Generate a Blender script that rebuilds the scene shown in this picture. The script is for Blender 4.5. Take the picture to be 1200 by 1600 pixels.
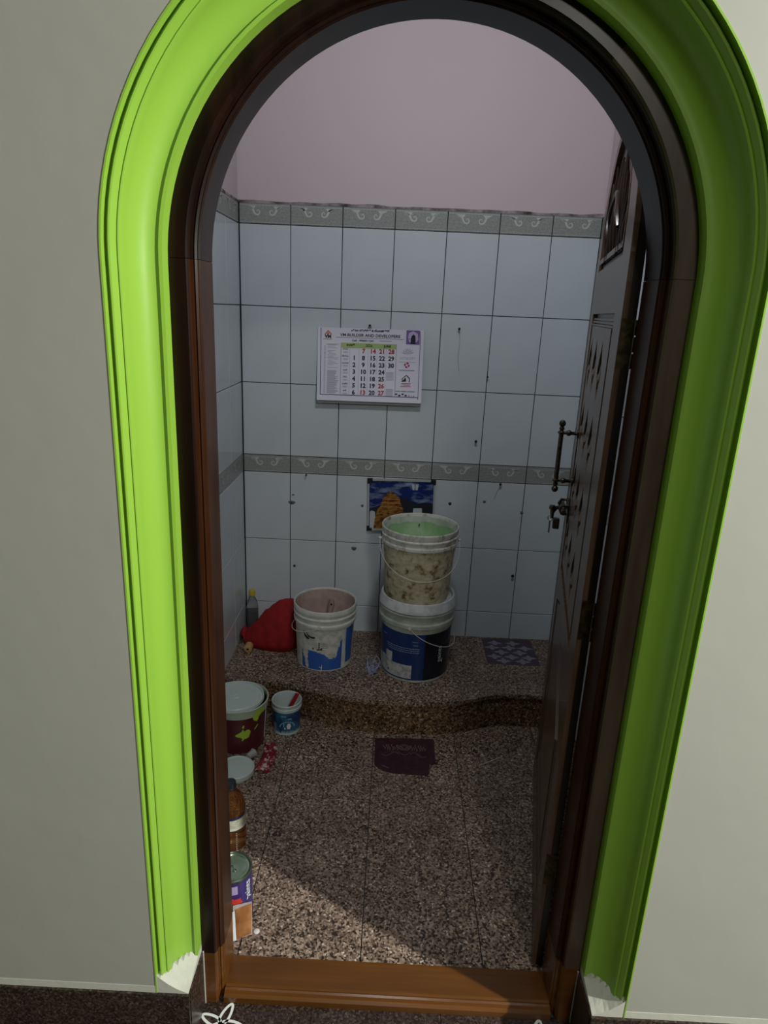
import bpy, bmesh, math, random
import numpy as np
from mathutils import Vector, Matrix, noise

random.seed(7)
for o in list(bpy.data.objects):
    bpy.data.objects.remove(o)
SC = bpy.context.scene
COL = SC.collection

# ------------------------------------------------------------------ camera
F_PX = 1040.74
CAM = Vector((0.6339, -2.7533, 1.5547))
PITCH, YAW, ROLL = 0.2946, -0.0102, 0.0439
FW = Vector((math.sin(YAW) * math.cos(PITCH), math.cos(YAW) * math.cos(PITCH), -math.sin(PITCH)))
RT0 = Vector((math.cos(YAW), -math.sin(YAW), 0))
UP0 = RT0.cross(FW)
RT = RT0 * math.cos(ROLL) + UP0 * math.sin(ROLL)
UP = UP0 * math.cos(ROLL) - RT0 * math.sin(ROLL)
cd = bpy.data.cameras.new('camera')
cam = bpy.data.objects.new('camera', cd)
COL.objects.link(cam)
cam.matrix_world = Matrix(((RT.x, UP.x, -FW.x, CAM.x), (RT.y, UP.y, -FW.y, CAM.y), (RT.z, UP.z, -FW.z, CAM.z), (0, 0, 0, 1)))
cd.sensor_fit = 'VERTICAL'
cd.sensor_height = 36
cd.lens = F_PX / 1600 * 36
cd.clip_start = 0.05
SC.camera = cam

# ------------------------------------------------------------------ world, lights, exposure
w = bpy.data.worlds.new('world')
SC.world = w
w.use_nodes = True
w.node_tree.nodes['Background'].inputs[0].default_value = (0.5, 0.55, 0.6, 1)
w.node_tree.nodes['Background'].inputs[1].default_value = 0.02
SC.view_settings.view_transform = 'Standard'
SC.view_settings.look = 'None'
SC.view_settings.gamma = 1
SC.view_settings.exposure = 0.0
SC.view_settings.use_curve_mapping = False


def lamp(name, kind, loc, energy, color, size=0.05, size_y=None, aim=None):
    l = bpy.data.lights.new(name, kind)
    l.energy = energy
    l.color = color
    if kind == 'AREA':
        l.shape = 'RECTANGLE'
        l.size = size
        l.size_y = size_y or size
    else:
        l.shadow_soft_size = size
    o = bpy.data.objects.new(name, l)
    o.location = loc
    if aim is not None:
        o.rotation_euler = (Vector(aim) - Vector(loc)).to_track_quat('-Z', 'Y').to_euler()
    COL.objects.link(o)
    return o


# spot lamp of the hall, far right and high, aimed at the doorway
sp_ = lamp('hall_spot_lamp', 'SPOT', (3.75, -3.17, 2.66), 930, (1.0, 0.985, 0.90), 0.05, None, (0.75, -1.65, 1.15))
sp_.data.spot_size = math.radians(72)
sp_.data.spot_blend = 0.6
# unseen area light added farther back in the hall for ambient fill
lamp('hall_fill_light', 'AREA', (1.4, -4.2, 2.86), 48, (1.0, 0.97, 0.90), 0.5, 0.5, (1.2, -4.4, 0))
# weak cool lamp of the small room, high on the wall above the door
lamp('room_wall_light', 'AREA', (0.74, -1.40, 2.62), 8.2, (0.92, 0.96, 1.0), 0.24, 0.06, (0.70, 0.0, 1.6))

# ------------------------------------------------------------------ material helpers


def mat(name, color, rough=0.5, spec=0.5, metal=0.0, coat=0.0, trans=0.0, ior=1.45, alpha=1.0):
    m = bpy.data.materials.new(name)
    m.use_nodes = True
    b = m.node_tree.nodes['Principled BSDF']
    b.inputs['Base Color'].default_value = (*color, 1)
    b.inputs['Roughness'].default_value = rough
    b.inputs['Specular IOR Level'].default_value = spec
    b.inputs['Metallic'].default_value = metal
    b.inputs['Coat Weight'].default_value = coat
    b.inputs['Coat Roughness'].default_value = 0.08
    b.inputs['Transmission Weight'].default_value = trans
    b.inputs['IOR'].default_value = ior
    b.inputs['Alpha'].default_value = alpha
    return m


def nt(m):
    t = m.node_tree
    return t, t.nodes, t.links, t.nodes['Principled BSDF']


def mixnoise(m, c1, c2, scale, detail=4, lo=0.4, hi=0.6, coord='Object', stretch=(1, 1, 1), bump=0.0, bump_d=0.002, rough=0.6):
    """base colour = c1 .. c2 by noise; optional bump from the same noise"""
    t, N, L, b = nt(m)
    tc = N.new('ShaderNodeTexCoord')
    mp = N.new('ShaderNodeMapping')
    mp.inputs['Scale'].default_value = stretch
    L.new(tc.outputs[coord], mp.inputs[0])
    nz = N.new('ShaderNodeTexNoise')
    nz.inputs['Scale'].default_value = scale
    nz.inputs['Detail'].default_value = detail
    nz.inputs['Roughness'].default_value = rough
    L.new(mp.outputs[0], nz.inputs['Vector'])
    r = N.new('ShaderNodeValToRGB')
    r.color_ramp.elements[0].position = lo
    r.color_ramp.elements[1].position = hi
    r.color_ramp.elements[0].color = (*c1, 1)
    r.color_ramp.elements[1].color = (*c2, 1)
    L.new(nz.outputs[0], r.inputs[0])
    L.new(r.outputs[0], b.inputs['Base Color'])
    if bump:
        bp = N.new('ShaderNodeBump')
        bp.inputs['Strength'].default_value = bump
        bp.inputs['Distance'].default_value = bump_d
        L.new(nz.outputs[0], bp.inputs['Height'])
        L.new(bp.outputs[0], b.inputs['Normal'])
    return m


def add_bump(m, scale, strength, dist=0.002, coord='Object', stretch=(1, 1, 1), detail=3):
    t, N, L, b = nt(m)
    tc = N.new('ShaderNodeTexCoord')
    mp = N.new('ShaderNodeMapping')
    mp.inputs['Scale'].default_value = stretch
    L.new(tc.outputs[coord], mp.inputs[0])
    nz = N.new('ShaderNodeTexNoise')
    nz.inputs['Scale'].default_value = scale
    nz.inputs['Detail'].default_value = detail
    L.new(mp.outputs[0], nz.inputs['Vector'])
    bp = N.new('ShaderNodeBump')
    bp.inputs['Strength'].default_value = strength
    bp.inputs['Distance'].default_value = dist
    L.new(nz.outputs[0], bp.inputs['Height'])
    L.new(bp.outputs[0], b.inputs['Normal'])
    return m


def granite(name, cols, scale, rough):
    m = mat(name, (0.2, 0.15, 0.12), rough, 0.4)
    t, N, L, b = nt(m)
    tc = N.new('ShaderNodeTexCoord')
    v = N.new('ShaderNodeTexVoronoi')
    v.inputs['Scale'].default_value = scale
    L.new(tc.outputs['Object'], v.inputs['Vector'])
    sep = N.new('ShaderNodeSeparateColor')
    L.new(v.outputs['Color'], sep.inputs[0])
    r = N.new('ShaderNodeValToRGB')
    r.color_ramp.interpolation = 'CONSTANT'
    e = r.color_ramp.elements
    while len(e) < len(cols):
        e.new(0.5)
    for i, (p, c) in enumerate(cols):
        e[i].position = p
        e[i].color = (*c, 1)
    L.new(sep.outputs[0], r.inputs[0])
    nz = N.new('ShaderNodeTexNoise')
    nz.inputs['Scale'].default_value = 9
    nz.inputs['Detail'].default_value = 3
    L.new(tc.outputs['Object'], nz.inputs['Vector'])
    mr = N.new('ShaderNodeMapRange')
    mr.inputs['From Min'].default_value = 0.3
    mr.inputs['From Max'].default_value = 0.7
    mr.inputs['To Min'].default_value = 0.8
    mr.inputs['To Max'].default_value = 1.2
    L.new(nz.outputs[0], mr.inputs[0])
    mx = N.new('ShaderNodeMix')
    mx.data_type = 'RGBA'
    mx.blend_type = 'MULTIPLY'
    mx.inputs[0].default_value = 1
    L.new(r.outputs[0], mx.inputs[6])
    L.new(mr.outputs[0], mx.inputs[7])
    L.new(mx.outputs[2], b.inputs['Base Color'])
    return m


# ------------------------------------------------------------------ materials
M = {}
M['hall_paint'] = add_bump(mat('hall_paint', (0.325, 0.335, 0.297), 0.45, 0.4), 6, 0.35, 0.006)
M['plinth_paint'] = add_bump(mat('plinth_paint', (0.46, 0.47, 0.41), 0.5, 0.4), 60, 0.3, 0.002)
M['ceiling_paint'] = mat('ceiling_paint', (0.62, 0.62, 0.58), 0.7)
M['green_paint'] = add_bump(mat('green_paint', (0.225, 0.420, 0.046), 0.42, 0.4), 40, 0.12, 0.002, stretch=(1, 1, 0.1))
M['pink_paint'] = add_bump(mat('pink_paint', (0.56, 0.475, 0.505), 0.6, 0.3), 8, 0.15, 0.004)
M['dirty_ledge'] = mixnoise(mat('dirty_ledge', (0.2, 0.2, 0.2), 0.8), (0.04, 0.035, 0.035), (0.35, 0.30, 0.31), 16, 5, 0.35, 0.6)
M['grout'] = mat('grout', (0.035, 0.04, 0.045), 0.9, 0.1)
M['tile'] = mixnoise(mat('tile', (0.5, 0.55, 0.6), 0.14, 0.5), (0.51, 0.56, 0.595), (0.57, 0.62, 0.655), 3, 3, 0.3, 0.7, coord='Object')
M['border_tile'] = mixnoise(mat('border_tile', (0.3, 0.3, 0.29), 0.3, 0.4), (0.22, 0.235, 0.225), (0.33, 0.34, 0.325), 160, 3, 0.35, 0.65)
M['border_scroll'] = mat('border_scroll', (0.50, 0.52, 0.50), 0.3, 0.4)
M['granite'] = granite('granite', [(0, (0.026, 0.017, 0.012)), (0.22, (0.108, 0.073, 0.054)), (0.48, (0.200, 0.143, 0.110)), (0.80, (0.31, 0.24, 0.19)), (0.975, (0.50, 0.43, 0.35))], 210, 0.33)
M['granite_riser'] = granite('granite_riser', [(0, (0.026, 0.014, 0.008)), (0.3, (0.105, 0.060, 0.032)), (0.6, (0.185, 0.112, 0.058)), (0.88, (0.29, 0.19, 0.105)), (0.97, (0.45, 0.34, 0.23))], 190, 0.4)
M['hall_granite'] = granite('hall_granite', [(0, (0.016, 0.010, 0.008)), (0.35, (0.032, 0.022, 0.018)), (0.75, (0.055, 0.038, 0.032)), (0.95, (0.085, 0.06, 0.05))], 260, 0.3)
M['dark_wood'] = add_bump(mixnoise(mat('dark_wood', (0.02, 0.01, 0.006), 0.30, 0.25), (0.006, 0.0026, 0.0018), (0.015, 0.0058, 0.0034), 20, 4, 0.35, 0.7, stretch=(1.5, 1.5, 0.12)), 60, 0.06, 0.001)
M['jamb_wood'] = mixnoise(mat('jamb_wood', (0.1, 0.04, 0.015), 0.28, 0.22), (0.015, 0.0052, 0.0022), (0.034, 0.0118, 0.0042), 20, 4, 0.35, 0.7, stretch=(1.5, 1.5, 0.12))
M['leaf_wood'] = add_bump(mixnoise(mat('leaf_wood', (0.03, 0.015, 0.01), 0.27, 0.38), (0.058, 0.033, 0.021), (0.105, 0.064, 0.041), 26, 4, 0.35, 0.7, stretch=(3, 3, 0.2)), 80, 0.08, 0.001)
M['carve_relief'] = mat('carve_relief', (0.022, 0.012, 0.008), 0.24, 0.45)
M['carve_shade'] = mat('carve_shade', (0.012, 0.007, 0.005), 0.3, 0.5)  # near-black: shade of grooves and carved recesses put into the colour
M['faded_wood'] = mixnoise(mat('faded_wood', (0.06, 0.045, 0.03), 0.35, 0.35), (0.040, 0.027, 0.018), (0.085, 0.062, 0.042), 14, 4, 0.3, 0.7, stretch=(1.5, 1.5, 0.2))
M['sill_wood'] = mixnoise(mat('sill_wood', (0.2, 0.08, 0.02), 0.25, 0.5), (0.070, 0.026, 0.005), (0.115, 0.043, 0.008), 14, 5, 0.35, 0.7, stretch=(0.15, 2, 2))
M['brass'] = mixnoise(mat('brass', (0.1, 0.08, 0.04), 0.35, 0.5, 0.8), (0.03, 0.024, 0.012), (0.075, 0.058, 0.03), 60)
M['old_metal'] = mixnoise(mat('old_metal', (0.03, 0.025, 0.02), 0.35, 0.5, 0.75), (0.030, 0.024, 0.018), (0.09, 0.07, 0.05), 80)
M['steel'] = mat('steel', (0.45, 0.45, 0.46), 0.3, 0.5, 1.0)
M['nail_dark'] = mat('nail_dark', (0.012, 0.010, 0.010), 0.6)
M['plug_grey'] = mat('plug_grey', (0.13, 0.13, 0.14), 0.8)
M['thread'] = mat('thread', (0.35, 0.36, 0.36), 0.8)


def plain(name, c, r=0.5, **k):
    M[name] = mat(name, c, r, **k)
    return M[name]


# ------------------------------------------------------------------ mesh helpers


def tag(o, label, cat=None, group=None, kind=None):
    if label:
        o['label'] = label
    if cat:
        o['category'] = cat
    if group:
        o['group'] = group
    if kind:
        o['kind'] = kind
    return o


def link(name, me, mats, parent=None, smooth=False, angle=None):
    if not isinstance(mats, (list, tuple)):
        mats = [mats]
    for m in mats:
        me.materials.append(M[m] if isinstance(m, str) else m)
    if smooth:
        for p in me.polygons:
            p.use_smooth = True
        if angle:
            bm = bmesh.new()
            bm.from_mesh(me)
            for e in bm.edges:
                if len(e.link_faces) == 2 and e.calc_face_angle(0) > math.radians(angle):
                    e.smooth = False
            bm.to_mesh(me)
            bm.free()
    o = bpy.data.objects.new(name, me)
    COL.objects.link(o)
    if parent is not None:
        o.parent = parent
    return o


def mesh(name, vs, fs, mats, parent=None, smooth=False, angle=None, mi=None, fix=True):
    me = bpy.data.meshes.new(name)
    me.from_pydata([tuple(v) for v in vs], [], fs)
    if mi:
        for p, i in zip(me.polygons, mi):
            p.material_index = i
    if fix:
        bm = bmesh.new()
        bm.from_mesh(me)
        bmesh.ops.recalc_face_normals(bm, faces=bm.faces)
        bm.to_mesh(me)
        bm.free()
    return link(name, me, mats, parent, smooth, angle)


def empty(name, loc=(0, 0, 0), rz=0.0):
    o = bpy.data.objects.new(name, None)
    o.location = loc
    o.rotation_euler = (0, 0, rz)
    COL.objects.link(o)
    return o


def box_geo(x0, x1, y0, y1, z0, z1):
    v = [(x0, y0, z0), (x1, y0, z0), (x1, y1, z0), (x0, y1, z0), (x0, y0, z1), (x1, y0, z1), (x1, y1, z1), (x0, y1, z1)]
    f = [(0, 3, 2, 1), (4, 5, 6, 7), (0, 1, 5, 4), (1, 2, 6, 5), (2, 3, 7, 6), (3, 0, 4, 7)]
    return v, f


def box(name, x0, x1, y0, y1, z0, z1, mats, parent=None, bevel=0.0):
    v, f = box_geo(x0, x1, y0, y1, z0, z1)
    o = mesh(name, v, f, mats, parent)
    if bevel:
        bm = bmesh.new()
        bm.from_mesh(o.data)
        bmesh.ops.bevel(bm, geom=bm.edges[:], offset=bevel, segments=2, affect='EDGES', profile=0.5)
        bm.to_mesh(o.data)
        bm.free()
    return o


def lathe_geo(prof, seg=48, cx=0, cy=0, close=False):
    vs, fs = [], []
    n = len(prof)
    for i in range(seg):
        a = 2 * math.pi * i / seg
        for r, z in prof:
            vs.append((cx + r * math.cos(a), cy + r * math.sin(a), z))
    for i in range(seg):
        j = (i + 1) % seg
        for k in range(n - 1 + (1 if close else 0)):
            k2 = (k + 1) % n
            fs.append((i * n + k, j * n + k, j * n + k2, i * n + k2))
    return vs, fs


def lathe(name, prof, mats, parent=None, seg=48, cx=0, cy=0, close=False, angle=35):
    v, f = lathe_geo(prof, seg, cx, cy, close)
    o = mesh(name, v, f, mats, parent, True, angle, fix=False)
    bm = bmesh.new()
    bm.from_mesh(o.data)
    bmesh.ops.remove_doubles(bm, verts=bm.verts, dist=1e-6)
    bmesh.ops.recalc_face_normals(bm, faces=bm.faces)
    bm.to_mesh(o.data)
    bm.free()
    return o


def tube_geo(pts, rad, seg=8, closed=False):
    pts = [Vector(p) for p in pts]
    n = len(pts)
    rads = rad if isinstance(rad, (list, tuple)) else [rad] * n
    vs, fs = [], []
    prev = None
    for i, p in enumerate(pts):
        a = pts[(i + 1) % n] if (closed or i < n - 1) else p
        b = pts[i - 1] if (closed or i > 0) else p
        t = (a - b)
        t = t.normalized() if t.length > 1e-9 else Vector((0, 0, 1))
        if prev is None:
            u = t.orthogonal().normalized()
        else:
            u = (prev - t * prev.dot(t))
            u = u.normalized() if u.length > 1e-6 else t.orthogonal().normalized()
        prev = u
        w_ = t.cross(u)
        for k in range(seg):
            an = 2 * math.pi * k / seg
            vs.append(p + (u * math.cos(an) + w_ * math.sin(an)) * rads[i])
    for i in range(n if closed else n - 1):
        j = (i + 1) % n
        for k in range(seg):
            k2 = (k + 1) % seg
            fs.append((i * seg + k, i * seg + k2, j * seg + k2, j * seg + k))
    if not closed:
        fs.append(tuple(range(seg - 1, -1, -1)))
        fs.append(tuple((n - 1) * seg + k for k in range(seg)))
    return vs, fs


def tube(name, pts, rad, mats, parent=None, seg=8, closed=False):
    v, f = tube_geo(pts, rad, seg, closed)
    return mesh(name, v, f, mats, parent, True, 50)


def join_geo(parts):
    vs, fs = [], []
    for v, f in parts:
        o = len(vs)
        vs += [tuple(p) for p in v]
        fs += [tuple(i + o for i in q) for q in f]
    return vs, fs


def curve_geo(loops, extrude=0.0, bevel=0.0):
    """filled 2D loops (inner loops become holes) in the XY plane"""
    c = bpy.data.curves.new('tmp', 'CURVE')
    c.dimensions = '2D'
    c.fill_mode = 'BOTH'
    c.extrude = extrude
    c.bevel_depth = bevel
    c.bevel_resolution = 1
    for lp in loops:
        s = c.splines.new('POLY')
        s.points.add(len(lp) - 1)
        for p, q in zip(s.points, lp):
            p.co = (q[0], q[1], 0, 1)
        s.use_cyclic_u = True
    return _curve_out(c)


def _curve_out(c):
    o = bpy.data.objects.new('tmp', c)
    COL.objects.link(o)
    dg = bpy.context.evaluated_depsgraph_get()
    me = bpy.data.meshes.new_from_object(o.evaluated_get(dg))
    vs = [tuple(v.co) for v in me.vertices]
    fs = [tuple(p.vertices) for p in me.polygons]
    bpy.data.objects.remove(o)
    bpy.data.curves.remove(c)
    bpy.data.meshes.remove(me)
    return vs, fs


def text_geo(body, size, align='CENTER', bold=0.0):
    c = bpy.data.curves.new('tmp', 'FONT')
    c.body = body
    c.size = size
    c.align_x = align
    c.resolution_u = 2
    c.offset = bold
    c.fill_mode = 'FRONT'
    return _curve_out(c)


def arch_path(xc, half, zs, z0, n=40):
    """left foot -> arch -> right foot ; returns (point, outward normal) in x,z"""
    out = [((xc - half, z0), (-1, 0))]
    m = 12
    for i in range(1, m):
        out.append(((xc - half, z0 + (zs - z0) * i / m), (-1, 0)))
    for i in range(n + 1):
        a = math.pi - math.pi * i / n
        out.append(((xc + half * math.cos(a), zs + half * math.sin(a)), (math.cos(a), math.sin(a))))
    for i in range(m - 1, 0, -1):
        out.append(((xc + half, z0 + (zs - z0) * i / m), (1, 0)))
    out.append(((xc + half, z0), (1, 0)))
    return out


def sweep_geo(path, prof, closed_prof=True, caps=True):
    """prof: (d outward, y)"""
    vs, fs = [], []
    n = len(prof)
    for (p, nn) in path:
        for d, y in prof:
            vs.append((p[0] + nn[0] * d, y, p[1] + nn[1] * d))
    for i in range(len(path) - 1):
        for k in range(n if closed_prof else n - 1):
            k2 = (k + 1) % n
            fs.append((i * n + k, i * n + k2, (i + 1) * n + k2, (i + 1) * n + k))
    if caps:
        fs.append(tuple(range(n)))
        fs.append(tuple((len(path) - 1) * n + k for k in range(n - 1, -1, -1)))
    return vs, fs


# ------------------------------------------------------------------ dimensions (metres)
ZP = 0.146            # platform top
ROOM_R = 1.385        # right wall of the small room
CEIL = 2.9
Y_IN = -1.46          # room side of the door wall
Y_FR = -1.60          # front of the wooden frame
Y_W = -1.70           # hall face of the door wall
Z_H = -0.015          # hall floor
XC, HALF, ZS = 0.679, 0.382, 1.622     # door opening
CXC, CHALF, CZS = 0.681, 0.430, 1.612  # inner edge of the green casing
Z_B2, BH, TH = 0.873, 0.0743, 0.3008
ROWS = [(0.0, Z_B2 - 2 * TH), (Z_B2 - 2 * TH, Z_B2 - TH), (Z_B2 - TH, Z_B2), (Z_B2 + BH, Z_B2 + BH + TH), (Z_B2 + BH + TH, Z_B2 + BH + 2 * TH), (Z_B2 + BH + 2 * TH, Z_B2 + BH + 3 * TH)]
Z_BA = Z_B2 + BH + 3 * TH
Z_TOP = Z_BA + 0.0754

# ------------------------------------------------------------------ room shell
# back wall: pink plaster above, tile backing below
wb = mesh('wall_back', *join_geo([box_geo(-0.15, ROOM_R + 0.15, 0.006, 0.12, 0, Z_TOP), box_geo(-0.15, ROOM_R + 0.15, 0.003, 0.12, Z_TOP, CEIL)]),
          ['grout', 'pink_paint'], mi=[0] * 6 + [1] * 6)
tag(wb, 'tiled back wall of the small room with pink plaster above', kind='structure')
wl = mesh('wall_left', *join_geo([box_geo(-0.12, -0.006, Y_IN, 0.0, 0, Z_TOP), box_geo(-0.12, -0.003, Y_IN, 0.0, Z_TOP, CEIL)]),
          ['grout', 'pink_paint'], mi=[0] * 6 + [1] * 6)
tag(wl, 'tiled left side wall of the small room', kind='structure')
wr = mesh('wall_right', *join_geo([box_geo(ROOM_R + 0.006, ROOM_R + 0.12, Y_IN, 0.0, 0, Z_TOP), box_geo(ROOM_R + 0.003, ROOM_R + 0.12, Y_IN, 0.0, Z_TOP, CEIL)]),
          ['grout', 'pink_paint'], mi=[0] * 6 + [1] * 6)
tag(wr, 'tiled right side wall behind the open door', kind='structure')
tag(box('ceiling', -0.12, ROOM_R + 0.12, Y_IN, 0.12, CEIL, CEIL + 0.1, 'ceiling_paint'), 'plain ceiling of the small room', kind='structure')


def tile_mesh(wd, ht, th=0.010, border=False):
    """tile in local x (width), z (height), front at y=0 looking -y"""
    b = 0.0011
    v = [(0, th, 0), (wd, th, 0), (wd, th, ht), (0, th, ht), (0, b, 0), (wd, b, 0), (wd, b, ht), (0, b, ht), (b, 0, b), (wd - b, 0, b), (wd - b, 0, ht - b), (b, 0, ht - b)]
    f = [(0, 1, 5, 4), (1, 2, 6, 5), (2, 3, 7, 6), (3, 0, 4, 7), (4, 5, 9, 8), (5, 6, 10, 9), (6, 7, 11, 10), (7, 4, 8, 11), (8, 9, 10, 11)]
    mi = [0] * 9
    if border:
        path = [(-0.066, 0.0195, 0.0010), (-0.054, 0.0175, 0.0050), (-0.046, 0.0110, 0.0080), (-0.042, 0.0010, 0.0072), (-0.036, -0.0075, 0.0062), (-0.0275, -0.0100, 0.0056), (-0.0205, -0.0060, 0.0050), (-0.0190, 0.0015, 0.0044), (-0.0235, 0.0070, 0.0038), (-0.0295, 0.0060, 0.0030), (-0.0310, 0.0010, 0.0018)]
        for sgn in (1, -1):
            st = len(v)
            for i, (x, z, wdt) in enumerate(path):
                a = path[max(i - 1, 0)]
                c = path[min(i + 1, len(path) - 1)]
                tx, tz = c[0] - a[0], c[1] - a[1]
                ln = math.hypot(tx, tz)
                nx, nz_ = -tz / ln, tx / ln
                for s in (0.5, -0.5):
                    v.append((wd / 2 + sgn * (x + nx * wdt * s), -0.0006, ht / 2 + 0.004 + z + nz_ * wdt * s))
            for i in range(len(path) - 1):
                f.append((st + 2 * i, st + 2 * i + 1, st + 2 * i + 3, st + 2 * i + 2))
                mi.append(1)
            # flare joining the scroll to the upper line
            st = len(v)
            v += [(wd / 2 + sgn * x, -0.0006, ht / 2 + 0.004 + z) for x, z in ((-0.070, 0.0215), (-0.034, 0.0215), (-0.040, 0.012), (-0.050, 0.010))]
            f.append((st, st + 1, st + 2, st + 3))
            mi.append(1)
        st = len(v)
        v += [(0.002, -0.0005, ht - 0.0085), (wd - 0.002, -0.0005, ht - 0.0085), (wd - 0.002, -0.0005, ht - 0.0070), (0.002, -0.0005, ht - 0.0070)]
        f.append((st, st + 1, st + 2, st + 3))
        mi.append(1)
        st = len(v)
        v += [(0.002, -0.0005, 0.004), (wd - 0.002, -0.0005, 0.004), (wd - 0.002, -0.0005, 0.0052), (0.002, -0.0005, 0.0052)]
        f.append((st, st + 1, st + 2, st + 3))
        mi.append(1)
    me = bpy.data.meshes.new('tile')
    me.from_pydata(v, [], f)
    for p, i in zip(me.polygons, mi):
        p.material_index = i
    me.materials.append(M['border_tile' if border else 'tile'])
    if border:
        me.materials.append(M['border_scroll'])
    return me


_cache = {}


def put_tile(parent, name, origin, rz, wd, ht, border=False):
    k = (round(wd, 4), round(ht, 4), border)
    if k not in _cache:
        _cache[k] = tile_mesh(wd, ht, border=border)
    o = bpy.data.objects.new(name, _cache[k])
    o.location = origin
    o.rotation_euler = (random.uniform(-1, 1) * 0.0022, random.uniform(-1, 1) * 0.0006, rz + random.uniform(-1, 1) * 0.0022)
    COL.objects.link(o)
    o.parent = parent
    return o


G = 0.0030
XT = [0.0019] + [0.2 * i for i in range(1, 7)] + [ROOM_R]
for i in range(7):
    x0, x1 = XT[i] + G / 2, XT[i + 1] - G / 2
    for (z0, z1) in ROWS:
        za = max(z0, ZP - 0.002)
        if z1 - za > 0.01:
            put_tile(wb, 'wall_tile', (x0, 0, za + G / 2), 0, x1 - x0, z1 - za - G)
    for z0, h in ((Z_B2, BH), (Z_BA, Z_TOP - Z_BA)):
        put_tile(wb, 'border_tile', (x0, 0, z0 + G / 2), 0, x1 - x0, h - G, True)
YT = [-0.004 - 0.2 * i for i in range(8)] + [Y_IN]
YT = [y for y in YT if y > Y_IN] + [Y_IN]
for i in range(len(YT) - 1):
    y0, y1 = YT[i] - G / 2, YT[i + 1] + G / 2
    if y0 - y1 < 0.02:
        continue
    for (z0, z1) in ROWS:
        put_tile(wl, 'wall_tile', (0, y1, z0 + G / 2), math.pi / 2, y0 - y1, z1 - z0 - G)
        if i < 5:
            put_tile(wr, 'wall_tile', (ROOM_R, y0, z0 + G / 2), -math.pi / 2, y0 - y1, z1 - z0 - G)
    for z0, h in ((Z_B2, BH), (Z_BA, Z_TOP - Z_BA)):
        put_tile(wl, 'border_tile', (0, y1, z0 + G / 2), math.pi / 2, y0 - y1, h - G, y0 - y1 > 0.15)
        if i < 5:
            put_tile(wr, 'border_tile', (ROOM_R, y0, z0 + G / 2), -math.pi / 2, y0 - y1, h - G, y0 - y1 > 0.15)
# dirty mortar ledge on top of the border tiles
vs, fs = [], []
n = 90
for i in range(n + 1):
    x = 0.001 + (ROOM_R - 0.002) * i / n
    h = 0.004 + 0.008 * max(0, noise.noise((x * 9, 3, 0)) + 0.25)
    vs += [(x, -0.0012, Z_TOP - 0.003), (x, -0.0012, Z_TOP + h), (x, 0.006, Z_TOP + h + 0.002)]
for i in range(n):
    a, b = 3 * i, 3 * i + 3
    fs += [(a, b, b + 1, a + 1), (a + 1, b + 1, b + 2, a + 2)]
mesh('mortar_ledge', vs, fs, 'dirty_ledge', wb)
vs, fs = [], []
for i in range(n + 1):
    y = -1.45 * i / n
    h = 0.004 + 0.008 * max(0, noise.noise((y * 9, 7, 0)) + 0.25)
    vs += [(0.0012, y, Z_TOP - 0.003), (0.0012, y, Z_TOP + h), (-0.006, y, Z_TOP + h + 0.002)]
for i in range(n):
    a, b = 3 * i, 3 * i + 3
    fs += [(a, b, b + 1, a + 1), (a + 1, b + 1, b + 2, a + 2)]
mesh('mortar_ledge', vs, fs, 'dirty_ledge', wl)

# floor of the small room: one-foot granite slabs
fl = box('floor', -0.12, ROOM_R + 0.12, -1.515, 0.1, -0.08, -0.004, 'grout')
tag(fl, 'speckled brown granite floor of the small room', kind='structure')
for xa, xb in ((0.0, 0.304), (0.304, 0.611), (0.611, 0.917), (0.917, 1.222), (1.222, ROOM_R)):
    for ya, yb in ((-1.512, -0.92), (-0.92, -0.35)):
        o = box('granite_slab', xa + 0.0014, xb - 0.0014, ya + 0.0008, yb - 0.0008, -0.02, 0.0 + random.uniform(-0.0003, 0.0003), 'granite', fl)

# raised platform with a wavy front
PL = [(-0.004, -0.466), (0.02, -0.466), (0.14, -0.464), (0.21, -0.468), (0.28, -0.479), (0.34, -0.496), (0.396, -0.514), (0.46, -0.534), (0.52, -0.549), (0.58, -0.558), (0.643, -0.562), (0.70, -0.563), (0.763, -0.560), (0.825, -0.555), (0.885, -0.545), (0.94, -0.531), (0.985, -0.514), (1.04, -0.490), (1.089, -0.476), (1.13, -0.472), (1.2, -0.471), (1.263, -0.471), (ROOM_R + 0.004, -0.471)]


def smooth_line(P, k=5):
    out = []
    for i in range(len(P) - 1):
        p0, p1, p2, p3 = P[max(i - 1, 0)], P[i], P[i + 1], P[min(i + 2, len(P) - 1)]
        for j in range(k):
            t = j / k
            out.append(tuple(0.5 * (2 * p1[d] + (p2[d] - p0[d]) * t + (2 * p0[d] - 5 * p1[d] + 4 * p2[d] - p3[d]) * t * t + (3 * p1[d] - p0[d] - 3 * p2[d] + p3[d]) * t ** 3) for d in range(len(p1))))
    out.append(tuple(P[-1]))
    return out


PLS = smooth_line(PL, 4)


def extr(poly, z0, z1):
    n = len(poly)
    v = [(x, y, z0) for x, y in poly] + [(x, y, z1) for x, y in poly]
    f = [tuple(range(n))[::-1], tuple(range(n, 2 * n))] + [(i, (i + 1) % n, n + (i + 1) % n, n + i) for i in range(n)]
    return v, f


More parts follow.
